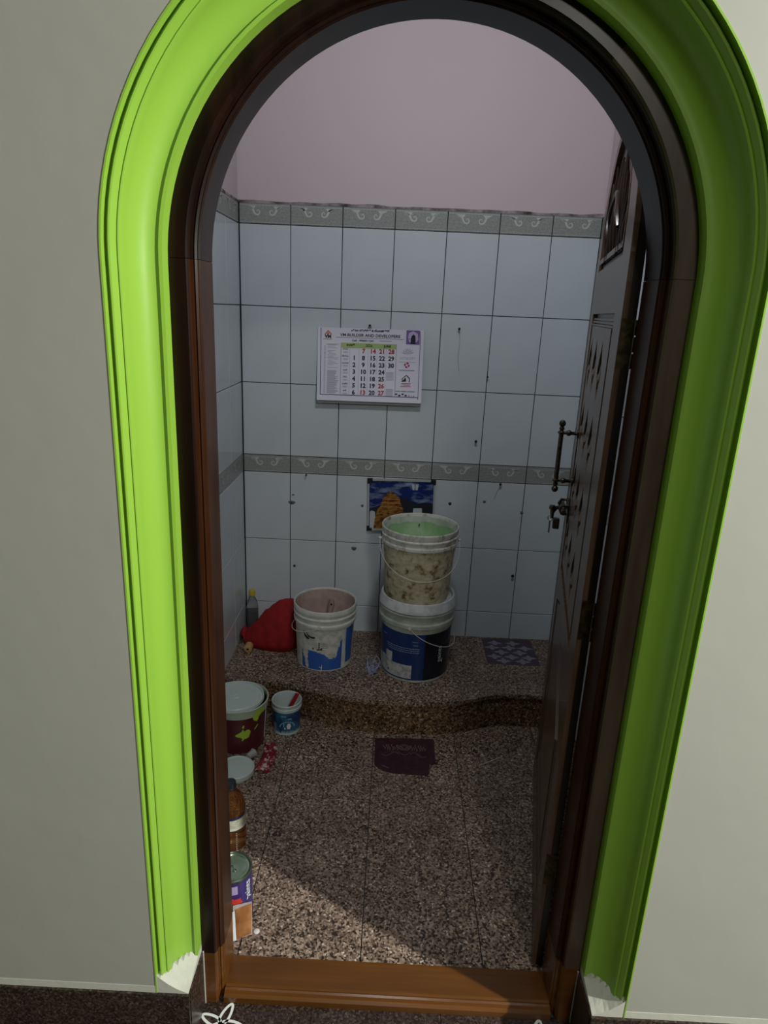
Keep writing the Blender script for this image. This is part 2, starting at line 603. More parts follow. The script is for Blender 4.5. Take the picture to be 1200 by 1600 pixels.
pf = empty('platform', (0.69, -0.3, 0))
tag(pf, 'low granite platform with a wavy front edge along the tiled wall', kind='structure')
poly = [(x - 0.69, y + 0.008 + 0.3) for x, y in PLS] + [(ROOM_R - 0.69, 0.004 + 0.3), (-0.69, 0.004 + 0.3)]
mesh('riser', *extr(poly, 0, ZP - 0.016), 'granite_riser', pf)
poly = [(x - 0.69, y + 0.3) for x, y in PLS] + [(ROOM_R - 0.69, 0.004 + 0.3), (-0.69, 0.004 + 0.3)]
o = mesh('granite_slab', *extr(poly, ZP - 0.016, ZP), 'granite', pf)

# ------------------------------------------------------------------ door wall with arched hole, hall shell


def wall_arch_geo(x0, x1, z0, z1, xc, half, zs, ya, yb):
    hole = [p for p, _ in arch_path(xc, half, zs, z0)]
    outer = [(x0, z0), (x0, z1), (x1, z1), (x1, z0)]
    lp = [(x0, z0)] + hole + [(x1, z0), (x1, z1), (x0, z1)]
    v, f = curve_geo([lp], extrude=(yb - ya) / 2)
    return [(x, (ya + yb) / 2 + z, y) for x, y, z in v], f


HX0, HX1, HY0 = -3.6, 4.4, -7.0
g1 = wall_arch_geo(HX0, HX1, Z_H, CEIL, CXC, CHALF + 0.0670, CZS, Y_W, -1.605)
g2 = wall_arch_geo(HX0, HX1, Z_H, CEIL, XC, HALF + 0.088, ZS, -1.605, Y_IN)
wf = mesh('wall_front', *join_geo([g1, g2]), 'hall_paint')
tag(wf, 'off-white painted door wall with an arched opening', kind='structure')
tag(box('wall_hall_left', HX0 - 0.1, HX0, HY0, Y_W, Z_H, CEIL, 'hall_paint'), 'painted side wall of the hall outside the left of the view', kind='structure')
tag(box('wall_hall_right', HX1, HX1 + 0.1, HY0, Y_W, Z_H, CEIL, 'hall_paint'), 'painted side wall of the hall outside the right of the view', kind='structure')
tag(box('wall_hall_back', HX0, HX1, HY0 - 0.1, HY0, Z_H, CEIL, 'hall_paint'), 'painted hall wall behind the viewer', kind='structure')
tag(box('ceiling_hall', HX0, HX1, HY0, Y_W, CEIL, CEIL + 0.1, 'ceiling_paint'), 'plain ceiling of the hall', kind='structure')
fh = box('floor_hall', HX0, HX1, HY0, -1.515, Z_H - 0.08, Z_H - 0.003, 'grout')
tag(fh, 'dark granite tiled floor of the hall', kind='structure')
for i in range(-2, 5):
    x0 = 0.204 + 0.301 * i
    box('floor_tile', x0 + 0.0008, x0 + 0.301 - 0.0008, -2.19, -1.593, Z_H - 0.01, Z_H, 'hall_granite', fh)
    box('floor_tile', x0 + 0.0008, x0 + 0.301 - 0.0008, -2.79, -2.1916, Z_H - 0.01, Z_H, 'hall_granite', fh)
box('floor_tile', HX0, 0.204 - 0.602 - 0.0008, -2.79, -1.593, Z_H - 0.01, Z_H, 'hall_granite', fh)
box('floor_tile', 0.204 + 0.301 * 5 + 0.0008, HX1, -2.79, -1.593, Z_H - 0.01, Z_H, 'hall_granite', fh)
box('floor_tile', HX0, HX1, HY0, -2.7916, Z_H - 0.01, Z_H, 'hall_granite', fh)

# green moulded casing around the arch
prof = [(0.0700, -1.6990), (0.0690, -1.7012), (0.0662, -1.7010), (0.0648, -1.686), (0.0585, -1.6945), (0.0560, -1.6935), (0.0505, -1.6815), (0.0485, -1.6830), (0.0465, -1.6820), (0.0440, -1.6740)]
for i in range(1, 13):
    a = math.pi / 2 * i / 12
    prof.append((0.007 + 0.037 * math.cos(a), -1.674 + 0.050 * math.sin(a)))
prof += [(0.0062, -1.6275), (0.0005, -1.6265), (0.0, -1.6000), (0.0, -1.596), (0.072, -1.596), (0.072, -1.6992)]
ZC0 = 0.110
path = arch_path(CXC, CHALF, CZS, ZC0, 56)
cs = mesh('trim_1', *sweep_geo(path, prof), 'green_paint', None, True, 22)
tag(cs, 'lime green moulded plaster casing around the arched doorway', kind='structure')


def corner_block(xc_in, sgn):
    """square plaster foot below the casing: slopes up to meet the green moulding. sgn -1 left, +1 right"""
    xi, xo = xc_in, xc_in + sgn * 0.0669
    zb, za = Z_H, 0.142
    # top surface rises from the outer arris of the block towards the chamfer line
    top = [(xi, -1.700, za), (xi, -1.598, 0.160), (xo, -1.598, 0.20), (xo, -1.700, 0.186)]
    n = 8
    v, f = [], []
    for i in range(n + 1):
        for j in range(n + 1):
            u, t = i / n, j / n
            x = xi + (xo - xi) * u
            y = -1.700 + 0.102 * t
            # distance from the outer corner, 0 at the corner and 1 along the chamfer line
            k = min(1.0, u + t)
            z = za + (0.020 * k + 0.026 * u * k) - 0.050 * max(0, u + t - 1) + 0.0015 * noise.noise((x * 60, y * 60, 0))
            v.append((x, y, z))
    for i in range(n):
        for j in range(n):
            a = i * (n + 1) + j
            f.append((a, a + 1, a + n + 2, a + n + 1))
    b0 = len(v)
    # sides
    edge = [i * (n + 1) for i in range(n + 1)] + [n * (n + 1) + j for j in range(1, n + 1)] + [i * (n + 1) + n for i in range(n - 1, -1, -1)] + [j for j in range(n - 1, 0, -1)]
    for e in edge:
        v.append((v[e][0], v[e][1], zb))
    m = len(edge)
    for k in range(m):
        f.append((edge[k], edge[(k + 1) % m], b0 + (k + 1) % m, b0 + k))
    return v, f


for xi, s in ((CXC - CHALF, -1), (CXC + CHALF, 1)):
    mesh('casing_foot', *corner_block(xi, s), 'plinth_paint', wf)

# dark skirting
for nm, x0, x1, xr, s in (('baseboard_left', HX0, CXC - CHALF + 0.003, CXC - CHALF, 1), ('baseboard_right', CXC + CHALF - 0.003, HX1, CXC + CHALF, -1)):
    bb = empty(nm, ((x0 + x1) / 2, Y_W - 0.002, Z_H))
    tag(bb, 'dark granite skirting along the hall wall on the ' + nm.split('_')[1], kind='structure')
    cx, cy, cz = bb.location
    step = 0.301
    if s == 1:
        xs = [x1 - step * i for i in range(4)] + [x0]
        prs = [(xs[i + 1], xs[i]) for i in range(4)]
    else:
        xs = [x0 + step * i for i in range(4)] + [x1]
        prs = [(xs[i], xs[i + 1]) for i in range(4)]
    for a, b in prs:
        box('skirting_tile', a - cx + 0.0006, b - cx - 0.0006, -0.004, 0.004, 0, 0.140 - Z_H, 'hall_granite', bb)
    xa, xb = (xr - 0.002, xr + 0.004) if s == 1 else (xr - 0.004, xr + 0.002)
    box('skirting_tile', xa - cx, xb - cx, 0.0045, Y_FR - 0.001 - cy, 0, 0.140 - Z_H, 'hall_granite', bb)
    box('tile_joint', (xb if s == 1 else xa) - cx - 0.0012, (xb if s == 1 else xa) - cx + 0.0012, Y_FR - 0.004 - cy, Y_FR - 0.0005 - cy, 0, 0.141 - Z_H, 'plinth_paint', bb)
    # cream paint line along the top of the skirting
    box('paint_edge', (x0 if s == 1 else CXC + CHALF + 0.0672) - cx, (CXC - CHALF - 0.0672 if s == 1 else x1) - cx, 0.0012, 0.003, 0.1402 - Z_H, 0.158 - Z_H, 'plinth_paint', bb)

# kolam chalk drawing on the hall floor
plain('chalk', (0.62, 0.66, 0.62), 0.9)


def ribbon_geo(pts, wd, z):
    v, f = [], []
    n = len(pts)
    for i, p in enumerate(pts):
        a, c = pts[max(i - 1, 0)], pts[min(i + 1, n - 1)]
        tx, ty = c[0] - a[0], c[1] - a[1]
        ln = math.hypot(tx, ty) or 1
        nx, ny = -ty / ln * wd / 2, tx / ln * wd / 2
        v += [(p[0] + nx, p[1] + ny, z), (p[0] - nx, p[1] - ny, z)]
    for i in range(n - 1):
        f.append((2 * i, 2 * i + 1, 2 * i + 3, 2 * i + 2))
    return v, f


def petal(cx, cy, ang, ln, wd, m=18):
    out = []
    for i in range(m + 1):
        t = i / m * 2 * math.pi
        x = ln * (1 - math.cos(t)) / 2
        y = wd * math.sin(t) * (0.6 + 0.4 * math.cos(t / 2) ** 2)
        out.append((cx + x * math.cos(ang) - y * math.sin(ang), cy + x * math.sin(ang) + y * math.cos(ang)))
    return out


for kx in (0.302, 1.020):
    parts = []
    for a in (1.25, 2.75, -0.05, 3.9, 5.3):
        parts.append(ribbon_geo(petal(kx, -1.650, a, 0.050, 0.012), 0.0060, Z_H + 0.0004))
    mesh('kolam_drawing', *join_geo(parts), 'chalk', fh)

# ------------------------------------------------------------------ wooden door frame
fr = empty('trim_2', (XC, -1.55, Z_H))
tag(fr, 'dark polished wooden arched door frame with a lighter brown sill', kind='structure')
FP = [(0.0, -1.500), (0.0, -1.574), (0.003, -1.576), (0.0035, -1.580), (0.007, -1.583), (0.0095, -1.5815), (0.0115, -1.586), (0.0115, -1.592), (0.014, -1.5965), (0.017, Y_FR), (0.086, Y_FR), (0.086, -1.500)]


def shift(g, dx, dy, dz):
    return [(x + dx, y + dy, z + dz) for x, y, z in g[0]], g[1]


def seg(path_pts, name, m):
    g = sweep_geo(path_pts, FP)
    g = shift(g, -XC, 1.55, -Z_H)
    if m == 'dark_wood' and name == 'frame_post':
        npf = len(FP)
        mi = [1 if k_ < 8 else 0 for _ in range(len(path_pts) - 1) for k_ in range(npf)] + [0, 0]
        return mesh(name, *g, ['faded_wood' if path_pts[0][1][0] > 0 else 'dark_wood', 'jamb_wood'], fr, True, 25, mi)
    if name == 'arch_segment':
        npf = len(FP)
        mi = [1 if k_ < 8 else 0 for _ in range(len(path_pts) - 1) for k_ in range(npf)] + [0, 0]
        return mesh(name, *g, [m, 'dark_wood'], fr, True, 25, mi)
    return mesh(name, *g, m, fr, True, 25)


for s in (-1, 1):
    zt = ZS - 0.0008
    x = XC + s * HALF
    zj = 0.135 if s < 0 else 0.146
    pp = [((x, zj + (zt - zj) * i / 8), (s, 0)) for i in range(9)]
    seg(pp, 'frame_post', 'dark_wood')
    pp = [((x, Z_H + (zj - 0.0003 - Z_H) * i / 2), (s, 0)) for i in range(3)]
    seg(pp, 'post_foot', 'sill_wood')
ang = [180, 128, 88, 50, 5.5, 0]
for a0, a1 in zip(ang[:-1], ang[1:]):
    nseg = max(2, int((a0 - a1) / 3))
    pp = []
    for i in range(nseg + 1):
        a = math.radians(a0 + (a1 - a0) * i / nseg)
        pp.append(((XC + HALF * math.cos(a), ZS + HALF * math.sin(a)), (math.cos(a), math.sin(a))))
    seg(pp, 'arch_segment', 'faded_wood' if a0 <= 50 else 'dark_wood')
# sill
sp = [(-1.500, Z_H), (-1.500, 0.010), (-1.512, 0.0125), (-1.574, 0.0125), (-1.579, 0.010), (-1.583, 0.0115), (-1.588, 0.010), (-1.592, 0.004), (-1.600, 0.001), (-1.600, Z_H)]
x0, x1 = XC - HALF, XC + HALF
v = [(x0 - XC, y + 1.55, z - Z_H) for y, z in sp] + [(x1 - XC, y + 1.55, z - Z_H) for y, z in sp]
k = len(sp)
f = [(i, (i + 1) % k, k + (i + 1) % k, k + i) for i in range(k)] + [tuple(range(k)), tuple(range(2 * k - 1, k - 1, -1))]
mesh('sill', v, f, 'sill_wood', fr, True, 25)

# ------------------------------------------------------------------ open door leaf (local: x = from hinge to free edge, y = normal out of the carved face, z up)
LW, LT = 0.770, 0.026
leafa = math.atan2(0.150, 0.756)
leaf = empty('door_1', (1.038, -1.478, 0.008))
# local +x -> direction into the room, local -y -> towards the doorway (carved face)
leaf.rotation_euler = (0, 0, math.pi / 2 - leafa)
tag(leaf, 'dark carved wooden door leaf with an arched top, standing open', kind='structure')
# with this rotation local +y points to -x of the room: the carved face is at y = 0 .. +
LZS = ZS - 0.008


def arched_outline(x0, x1, z0, zs, n=24, rise=None):
    xc, h = (x0 + x1) / 2, (x1 - x0) / 2
    rise = h if rise is None else rise
    out = [(x1, z0), (x1, zs)] if zs > z0 else [(x1, z0)]
    for i in range(1, n):
        a = math.pi * i / n
        out.append((xc + h * math.cos(a), zs + rise * math.sin(a)))
    out += [(x0, zs), (x0, z0)] if zs > z0 else [(x0, z0)]
    return out


def plate(name, loops, y0, y1, m, parent, bevel=0.0):
    v, f = curve_geo(loops, extrude=abs(y1 - y0) / 2 - bevel, bevel=bevel)
    if bevel:
        pass
    return mesh(name, [(x, (y0 + y1) / 2 + z, y) for x, y, z in v], f, m, parent)


plate('core', [arched_outline(0, LW, 0, LZS)], -LT, -0.011, 'carve_shade', leaf)  # core coloured near-black so grooves and bell holes look shaded
# front layer: stiles and rails as one framed sheet with three openings, inset panels inside them
top_o = arched_outline(0.125, LW - 0.085, 1.668, 1.70, rise=0.27)
mid_o = [(0.125, 0.80), (LW - 0.085, 0.80), (LW - 0.085, 1.560), (0.125, 1.560)]
low_o = [(0.10, 0.10), (LW - 0.085, 0.10), (LW - 0.085, 0.70), (0.56, 0.74), (0.40, 0.755), (0.24, 0.74), (0.10, 0.70)]
plate('stile_and_rail_frame', [arched_outline(0, LW, 0, LZS), top_o, mid_o, low_o], -0.0112, 0.0, 'leaf_wood', leaf, 0.0012)


def inset(lp, d):
    cx = sum(p[0] for p in lp) / len(lp)
    cz = sum(p[1] for p in lp) / len(lp)
    w_ = max(p[0] for p in lp) - min(p[0] for p in lp)
    h_ = max(p[1] for p in lp) - min(p[1] for p in lp)
    return [(cx + (x - cx) * (1 - 2 * d / w_), cz + (z - cz) * (1 - 2 * d / h_)) for x, z in lp]


# middle panel with pierced bell motifs
BX, BZ = (0.30, 0.45, 0.60), (1.430, 1.260, 1.090, 0.925)
spind = [(0, 0.058), (0.009, 0.035), (0.019, 0.018), (0.026, -0.006), (0.022, -0.014), (0.013, -0.020), (0.012, -0.034), (0, -0.056), (-0.012, -0.034), (-0.013, -0.020), (-0.022, -0.014), (-0.026, -0.006), (-0.019, 0.018), (-0.009, 0.035)]
holes = [[(bx + 1.9 * a, bz + 1.22 * b) for a, b in spind] for bx in BX for bz in BZ]
plate('carved_panel', [inset(mid_o, 0.032)] + holes, -0.0112, -0.0008, 'leaf_wood', leaf, 0.0010)
bell_prof = [(0.0, 0.026), (0.004, 0.024), (0.008, 0.014), (0.012, 0.0), (0.018, -0.010), (0.022, -0.016), (0.0, -0.018)]
bv, bf = lathe_geo(bell_prof, 12)
bme = None
for bx in BX:
    for bz in BZ:
        if bme is None:
            o = mesh('bell_carving', [(x * 1.15, y * 0.32, z) for x, y, z in bv], bf, 'leaf_wood', leaf, True, 40)
            bme = o.data
        else:
            o = bpy.data.objects.new('bell_carving', bme)
            COL.objects.link(o)
            o.parent = leaf
        o.location = (bx, -0.0055, bz)
# moulding above the middle panel
for i in range(3):
    box('panel_moulding', 0.135, LW - 0.095, -0.0072, -0.0005 - 0.0015 * i, 1.530 + 0.007 * i, 1.5345 + 0.007 * i, 'leaf_wood', leaf)
# lower raised panels with pointed tops
lp = inset(low_o, 0.016)
plate('raised_panel', [lp], -0.0112, -0.003, 'leaf_wood', leaf, 0.001)
plate('raised_field', [inset([(0.13, 0.14), (0.655, 0.14), (0.655, 0.56), (0.39, 0.70), (0.13, 0.56)], 0.004)], -0.0035, -0.0022, 'leaf_wood', leaf)
for k_ in range(3):
    lp0 = inset([(0.16, 0.17), (0.625, 0.17), (0.625, 0.54), (0.39, 0.665), (0.16, 0.54)], 0.012 * k_ + 0.001)
    lp1 = inset(lp0, 0.004)
    plate('groove_moulding', [lp0, lp1], -0.0023, -0.0012, 'leaf_wood', leaf)
# carved tympanum: recess with arched band, upright leaves and a rolled garland
plate('tympanum_ground', [inset(top_o, 0.002)], -0.0112, -0.0095, 'carve_shade', leaf)
plate('tympanum_band', [inset(top_o, 0.014), inset(top_o, 0.024)], -0.0066, 0.001, 'leaf_wood', leaf)
rnd = random.Random(3)
for i in range(11):
    x = 0.175 + 0.043 * i + rnd.uniform(-0.006, 0.006)
    tcen = (x - 0.405) / 0.26
    h = max(0.06, 0.245 * math.sqrt(max(0, 1 - tcen * tcen)) * rnd.uniform(0.75, 1.0))
    pts, rr = [], []
    for j in range(9):
        t = j / 8
        pts.append((x + 0.012 * math.sin(3.2 * t + i), -0.003 + 0.002 * math.sin(5 * t + i), 1.684 + h * t))
        rr.append(0.0022 + 0.0042 * math.sin(math.pi * min(1, t * 0.9 + 0.08)) * (0.7 + 0.3 * math.sin(7 * t + i)))
    tube('carved_leaf', pts, rr, 'carve_relief', leaf, 7)
pts = [(0.30 + 0.21 * t, 0.001 + 0.002 * math.sin(9 * t), 1.74 + 0.07 * math.sin(math.pi * t) + 0.03 * t) for t in [i / 14 for i in range(15)]]
tube('carved_garland', pts, [0.004 + 0.004 * abs(math.sin(i * 0.9)) for i in range(15)], 'carve_relief', leaf, 7)

# hinges on the hinge edge
for hz in (1.46, 0.90, 0.25):
    h = mesh('hinge', *join_geo([box_geo(-0.0016, 0.0, -LT, -0.001, hz, hz + 0.09)] + [box_geo(-0.0022, -0.0016, -0.017, -0.011, hz + 0.012 + 0.028 * k_, hz + 0.018 + 0.028 * k_) for k_ in range(3)]), 'brass', leaf)
    for k_ in range(3):
        kv, kf = tube_geo([(-0.0045, -LT - 0.001, hz + 0.001 + 0.030 * k_), (-0.0045, -LT - 0.001, hz + 0.028 + 0.030 * k_)], 0.0032, 8)
        mesh('knuckle', kv, kf, 'old_metal', h, True, 50)

# pull handle: turned upright bar on two brackets
hu, hd = 0.655, 0.048
ph = empty('pull_handle', (hu, 0, 1.075 - 0.008 + 0.09))
ph.parent = leaf
barp = [(0.0, 0.108), (0.006, 0.106), (0.0095, 0.100), (0.0095, 0.094), (0.005, 0.088), (0.0075, 0.084), (0.0075, 0.080), (0.0045, 0.078), (0.011, 0.0725), (0.011, 0.069), (0.0068, 0.067), (0.0068, 0.0)]
barp = barp + [(r, -z) for r, z in barp[::-1][1:]]
lathe('bar', barp, 'old_metal', ph, 14, 0, hd)
for s in (-1, 1):
    bp = [(0, hd - 0.006, s * 0.0708), (0, 0.034, s * 0.0708), (0, 0.030, s * 0.0708), (0, 0.024, s * 0.0708), (0, 0.020, s * 0.0708), (0, 0.005, s * 0.0708), (0, 0.004, s * 0.0708), (0, 0.0, s * 0.0708)]
    tube('bracket', bp, [0.005, 0.005, 0.0085, 0.0085, 0.005, 0.005, 0.014, 0.014], 'old_metal', ph, 12)
# sliding latch with padlock and key
la = empty('latch', (0.700, 0, 0.985))
la.parent = leaf
box('latch_plate', -0.055, 0.045, 0.0, 0.004, -0.028, 0.028, 'old_metal', la, 0.001)
tube('bolt', [(-0.075, 0.016, 0.010), (0.060, 0.016, 0.010)], 0.0075, 'old_metal', la, 12)
for x in (-0.04, 0.03):
    tube('bolt_guide', [(x, 0.002, 0.024), (x, 0.020, 0.024), (x, 0.027, 0.012), (x, 0.020, -0.002), (x, 0.002, -0.002)], 0.0042, 'old_metal', la, 8)
lathe('knob', [(0.0, 0.012), (0.007, 0.011), (0.010, 0.006), (0.010, 0.0), (0.006, -0.004), (0.005, -0.012), (0.0, -0.012)], 'old_metal', la, 14, 0.0, 0.046)
tube('hasp', [(0.0, 0.018, 0.008), (0.0, 0.034, 0.004), (0.0, 0.045, -0.010), (0.0, 0.044, -0.030)], [0.006, 0.006, 0.007, 0.005], 'old_metal', la, 10)
pd = box('padlock', -0.010, 0.014, 0.020, 0.040, -0.062, -0.030, 'old_metal', la, 0.003)
ky = tube('key', [(0.0, 0.048 + 0.008 * math.cos(a), -0.030 + 0.008 * math.sin(a)) for a in [2 * math.pi * i / 14 for i in range(14)]], 0.0018, 'steel', la, 6, True)
box('key_blade', -0.001, 0.001, 0.046, 0.051, -0.078, -0.038, 'steel', la)

# ------------------------------------------------------------------ generic bucket tools


def cam_frame(cx, cy):
    e = Vector((CAM.x - cx, CAM.y - cy)).normalized()
    return e, Vector((-e.y, e.x))


def wrapper(cx, cy, rfun, off):
    """maps (arc length s to the right of the side facing the viewer, height z) onto a tapered cylinder, local to the thing's base"""
    e, r = cam_frame(cx, cy)

    def fn(ang, z, extra=0.0):
        R = rfun(z) + off + extra
        d = e * math.cos(ang) + r * math.sin(ang)
        return (d.x * R, d.y * R, z)
    return fn


def in_poly(x, y, P):
    c = False
    n = len(P)
    for i in range(n):
        x1, y1 = P[i]
        x2, y2 = P[i - 1]
        if (y1 > y) != (y2 > y) and x < (x2 - x1) * (y - y1) / (y2 - y1) + x1:
            c = not c
    return c


def wrap_poly(name, P, R, fn, m, parent, cell=0.0025, jag=0.0):
    """P in (s, z): a printed or painted patch lying on a curved side"""
    s0, s1 = min(p[0] for p in P), max(p[0] for p in P)
    z0, z1 = min(p[1] for p in P), max(p[1] for p in P)
    ns, nz_ = max(1, int((s1 - s0) / cell)), max(1, int((z1 - z0) / cell))
    vid, v, f = {}, [], []

    def vert(i, j):
        if (i, j) not in vid:
            vid[(i, j)] = len(v)
            v.append(fn((s0 + (s1 - s0) * i / ns) / R, z0 + (z1 - z0) * j / nz_))
        return vid[(i, j)]
    for i in range(ns):
        for j in range(nz_):
            sx, sz = s0 + (s1 - s0) * (i + 0.5) / ns, z0 + (z1 - z0) * (j + 0.5) / nz_
            if jag:
                sx += jag * noise.noise((sx * 90, sz * 90, 1))
                sz += jag * noise.noise((sx * 90, sz * 90, 5))
            if in_poly(sx, sz, P):
                f.append((vert(i, j), vert(i + 1, j), vert(i + 1, j + 1), vert(i, j + 1)))
    return mesh(name, v, f, m, parent, True)


def wrap_text(name, body, size, s, z, R, fn, m, parent, rot=0.0, bold=0.0):
    v, f = text_geo(body, size, 'CENTER', bold)
    c, sn = math.cos(rot), math.sin(rot)
    v = [fn((s + x * c - y * sn) / R, z + x * sn + y * c) for x, y, _ in v]
    return mesh(name, v, f, m, parent)


def bail(name, c, zear, R, mid, drop, m, parent, rad=0.0016, fwd=1.03, skew=0.0):
    e, r = cam_frame(*c)
    pts = []
    for i in range(33):
        t = -1 + 2 * i / 32
        a = mid + t * math.pi / 2
        d = e * math.cos(a) + r * math.sin(a)
        k = 1.0 + (fwd - 1.0) * math.cos(t * math.pi / 2)
        z = zear - drop * math.cos(t * math.pi / 2) ** 0.8 * (1 + skew * t)
        pts.append((d.x * R * k, d.y * R * k, z))
    o = tube(name, pts, rad, m, parent, 6)
    for a in (mid - math.pi / 2, mid + math.pi / 2):
        d = e * math.cos(a) + r * math.sin(a)
        p = Vector((d.x, d.y, 0))
        tube('handle_ear', [p * (R - 0.010) + Vector((0, 0, zear)), p * (R + 0.004) + Vector((0, 0, zear))], 0.006, m, o, 10)
    return o


plain('white_plastic', (0.55, 0.56, 0.52), 0.35)
mixnoise(M['white_plastic'], (0.50, 0.52, 0.48), (0.60, 0.61, 0.57), 30, 4)
plain('grey_plastic', (0.42, 0.44, 0.43), 0.35)
mixnoise(M['grey_plastic'], (0.27, 0.31, 0.26), (0.37, 0.40, 0.36), 25, 4)
plain('wire', (0.50, 0.50, 0.47), 0.35)
plain('label_blue', (0.030, 0.105, 0.40), 0.3)
plain('label_deep', (0.008, 0.027, 0.115), 0.3)
plain('label_black', (0.008, 0.009, 0.016), 0.25)
plain('print_white', (0.60, 0.64, 0.66), 0.5)
plain('print_black', (0.012, 0.012, 0.016), 0.6)
plain('smear', (0.50, 0.51, 0.46), 0.6)
mixnoise(M['smear'], (0.40, 0.42, 0.39), (0.58, 0.58, 0.52), 40, 4)

# ---- pinkish-lined white bucket with blue label (left)
c = (0.385, -0.256)
bk = empty('paint_bucket', (*c, ZP))
tag(bk, 'white paint bucket with scraped blue label and pinkish inside, beside the red bag', 'bucket', 'paint buckets on the platform')
RB, RTp, HB = 0.113, 0.124, 0.265
rf = lambda z: RB + (RTp - RB) * z / HB
prof = [(0.0, 0.003), (RB - 0.006, 0.003), (RB - 0.004, 0.0), (RB, 0.001), (rf(0.19), 0.19), (rf(0.19) + 0.0065, 0.192), (rf(0.2) + 0.0065, 0.201), (rf(0.2), 0.205), (rf(0.222), 0.222), (rf(0.222) + 0.006, 0.224), (rf(0.23) + 0.006, 0.229), (rf(0.235), 0.232), (rf(0.245), 0.244), (rf(0.245) + 0.005, 0.2455), (rf(0.25) + 0.0055, 0.262), (RTp + 0.003, 0.2655), (RTp - 0.001, 0.2645), (RTp - 0.003, 0.258), (RB - 0.001, 0.012), (0.0, 0.012)]
lathe('shell', prof, 'white_plastic', bk, 64)
plain('pink_coat', (0.44, 0.33, 0.29), 0.6)
mixnoise(M['pink_coat'], (0.40, 0.29, 0.25), (0.48, 0.37, 0.33), 18, 3)
lathe('dried_paint_lining', [(RTp - 0.0034, 0.259), (rf(0.03) - 0.0040, 0.05), (0.0, 0.048)], 'pink_coat', bk, 64)
fn = wrapper(*c, rf, 0.0008)
fn2 = wrapper(*c, rf, 0.0014)
lb = wrap_poly('label', [(-0.110, 0.006), (0.078, 0.006), (0.078, 0.150), (0.062, 0.118), (0.055, 0.105), (0.030, 0.098), (-0.070, 0.098), (-0.110, 0.080)], RTp, fn, 'label_blue', bk)
wrap_poly('label', [(0.100, 0.022), (0.150, 0.022), (0.150, 0.182), (0.098, 0.178)], RTp, fn, 'label_blue', bk)
wrap_poly('paint_smear', [(-0.105, 0.080), (-0.085, 0.010), (-0.074, 0.004), (-0.076, 0.092), (-0.02, 0.086), (0.0, 0.078), (0.012, 0.064), (0.030, 0.058), (0.050, 0.060), (0.056, 0.085), (0.066, 0.112), (0.082, 0.175), (-0.085, 0.185), (-0.100, 0.150)], RTp, fn2, 'smear', bk, 0.0025, 0.007)
fn3 = wrapper(*c, rf, 0.0020)
wrap_poly('black_mark', [(-0.098, 0.172), (-0.090, 0.150), (-0.078, 0.138), (-0.066, 0.142), (-0.072, 0.150), (-0.084, 0.158)], RTp, fn3, 'print_black', bk, 0.002, 0.003)
wrap_poly('black_mark', [(-0.083, 0.166), (-0.060, 0.154), (-0.040, 0.152), (-0.042, 0.146), (-0.064, 0.147), (-0.078, 0.157)], RTp, fn3, 'print_black', bk, 0.002, 0.003)
for i in range(3):
    wrap_poly('printed_square', [(-0.026, 0.124 - 0.009 * i), (-0.020, 0.124 - 0.009 * i), (-0.020, 0.130 - 0.009 * i), (-0.026, 0.130 - 0.009 * i)], RTp, fn3, 'print_black', bk, 0.002)
    wrap_poly('printed_line', [(-0.016, 0.126 - 0.009 * i), (0.012, 0.126 - 0.009 * i), (0.012, 0.128 - 0.009 * i), (-0.016, 0.128 - 0.009 * i)], RTp, fn3, 'plug_grey', bk, 0.002)
wrap_poly('black_mark', [(-0.052, 0.098), (-0.046, 0.098), (-0.046, 0.106), (-0.052, 0.106)], RTp, fn3, 'print_black', bk, 0.0015)
wrap_poly('black_mark', [(-0.034, 0.096), (-0.010, 0.098), (-0.008, 0.108), (-0.020, 0.103), (-0.030, 0.104)], RTp, fn3, 'print_black', bk, 0.0015, 0.003)
wrap_poly('paint_drip', [(-0.016, 0.003), (-0.011, 0.003), (-0.010, 0.030), (-0.012, 0.030), (-0.013, 0.020), (-0.024, 0.022), (-0.024, 0.019), (-0.014, 0.017)], RTp, fn3, 'print_white', bk, 0.0012)
bail('wire_handle', c, 0.200, RTp + 0.008, -1.75, 0.05, 'wire', bk)
# brush handle standing in the bucket
plain('pale_wood', (0.34, 0.25, 0.20), 0.6)
plain('dark_hole', (0.008, 0.006, 0.006), 0.9)
bh = empty('brush', (c[0] + 0.02, c[1] + 0.02, ZP + 0.05))
tag(bh, 'wooden brush handle with a hole, standing inside the pinkish bucket', 'brush')
tube('handle', [(-0.035, 0.02, 0.002), (-0.012, 0.035, 0.10), (0.0, 0.045, 0.165), (0.002, 0.047, 0.190)], [0.008, 0.009, 0.012, 0.008], 'pale_wood', bh, 10)
tube('hanging_hole', [(0.0, 0.0335, 0.170), (0.0, 0.0325, 0.170)], 0.0042, 'dark_hole', bh, 10)

# ---- lower bucket of the stack
c = (0.7596, -0.287)
bk = empty('paint_bucket', (*c, ZP))
tag(bk, 'large deep blue and black labelled paint bucket with grey lid carrying another bucket', 'bucket', 'paint buckets on the platform')
RB, RTp, HB = 0.136, 0.146, 0.335
rf2 = lambda z: RB + (RTp - RB) * z / HB
prof = [(0.0, 0.004), (RB - 0.008, 0.004), (RB - 0.006, 0.0), (RB, 0.002), (rf2(0.235), 0.235), (rf2(0.235) + 0.008, 0.238), (rf2(0.252) + 0.008, 0.252), (rf2(0.252), 0.256), (rf2(0.286), 0.286), (rf2(0.286) + 0.0085, 0.288), (rf2(0.286) + 0.0085, 0.293), (rf2(0.286) + 0.001, 0.296), (RTp, 0.32), (0.0, 0.322)]
lathe('shell', prof, 'grey_plastic', bk, 64)
plain('lid_grey', (0.46, 0.48, 0.50), 0.35)
mixnoise(M['lid_grey'], (0.40, 0.42, 0.43), (0.52, 0.54, 0.55), 25, 4)
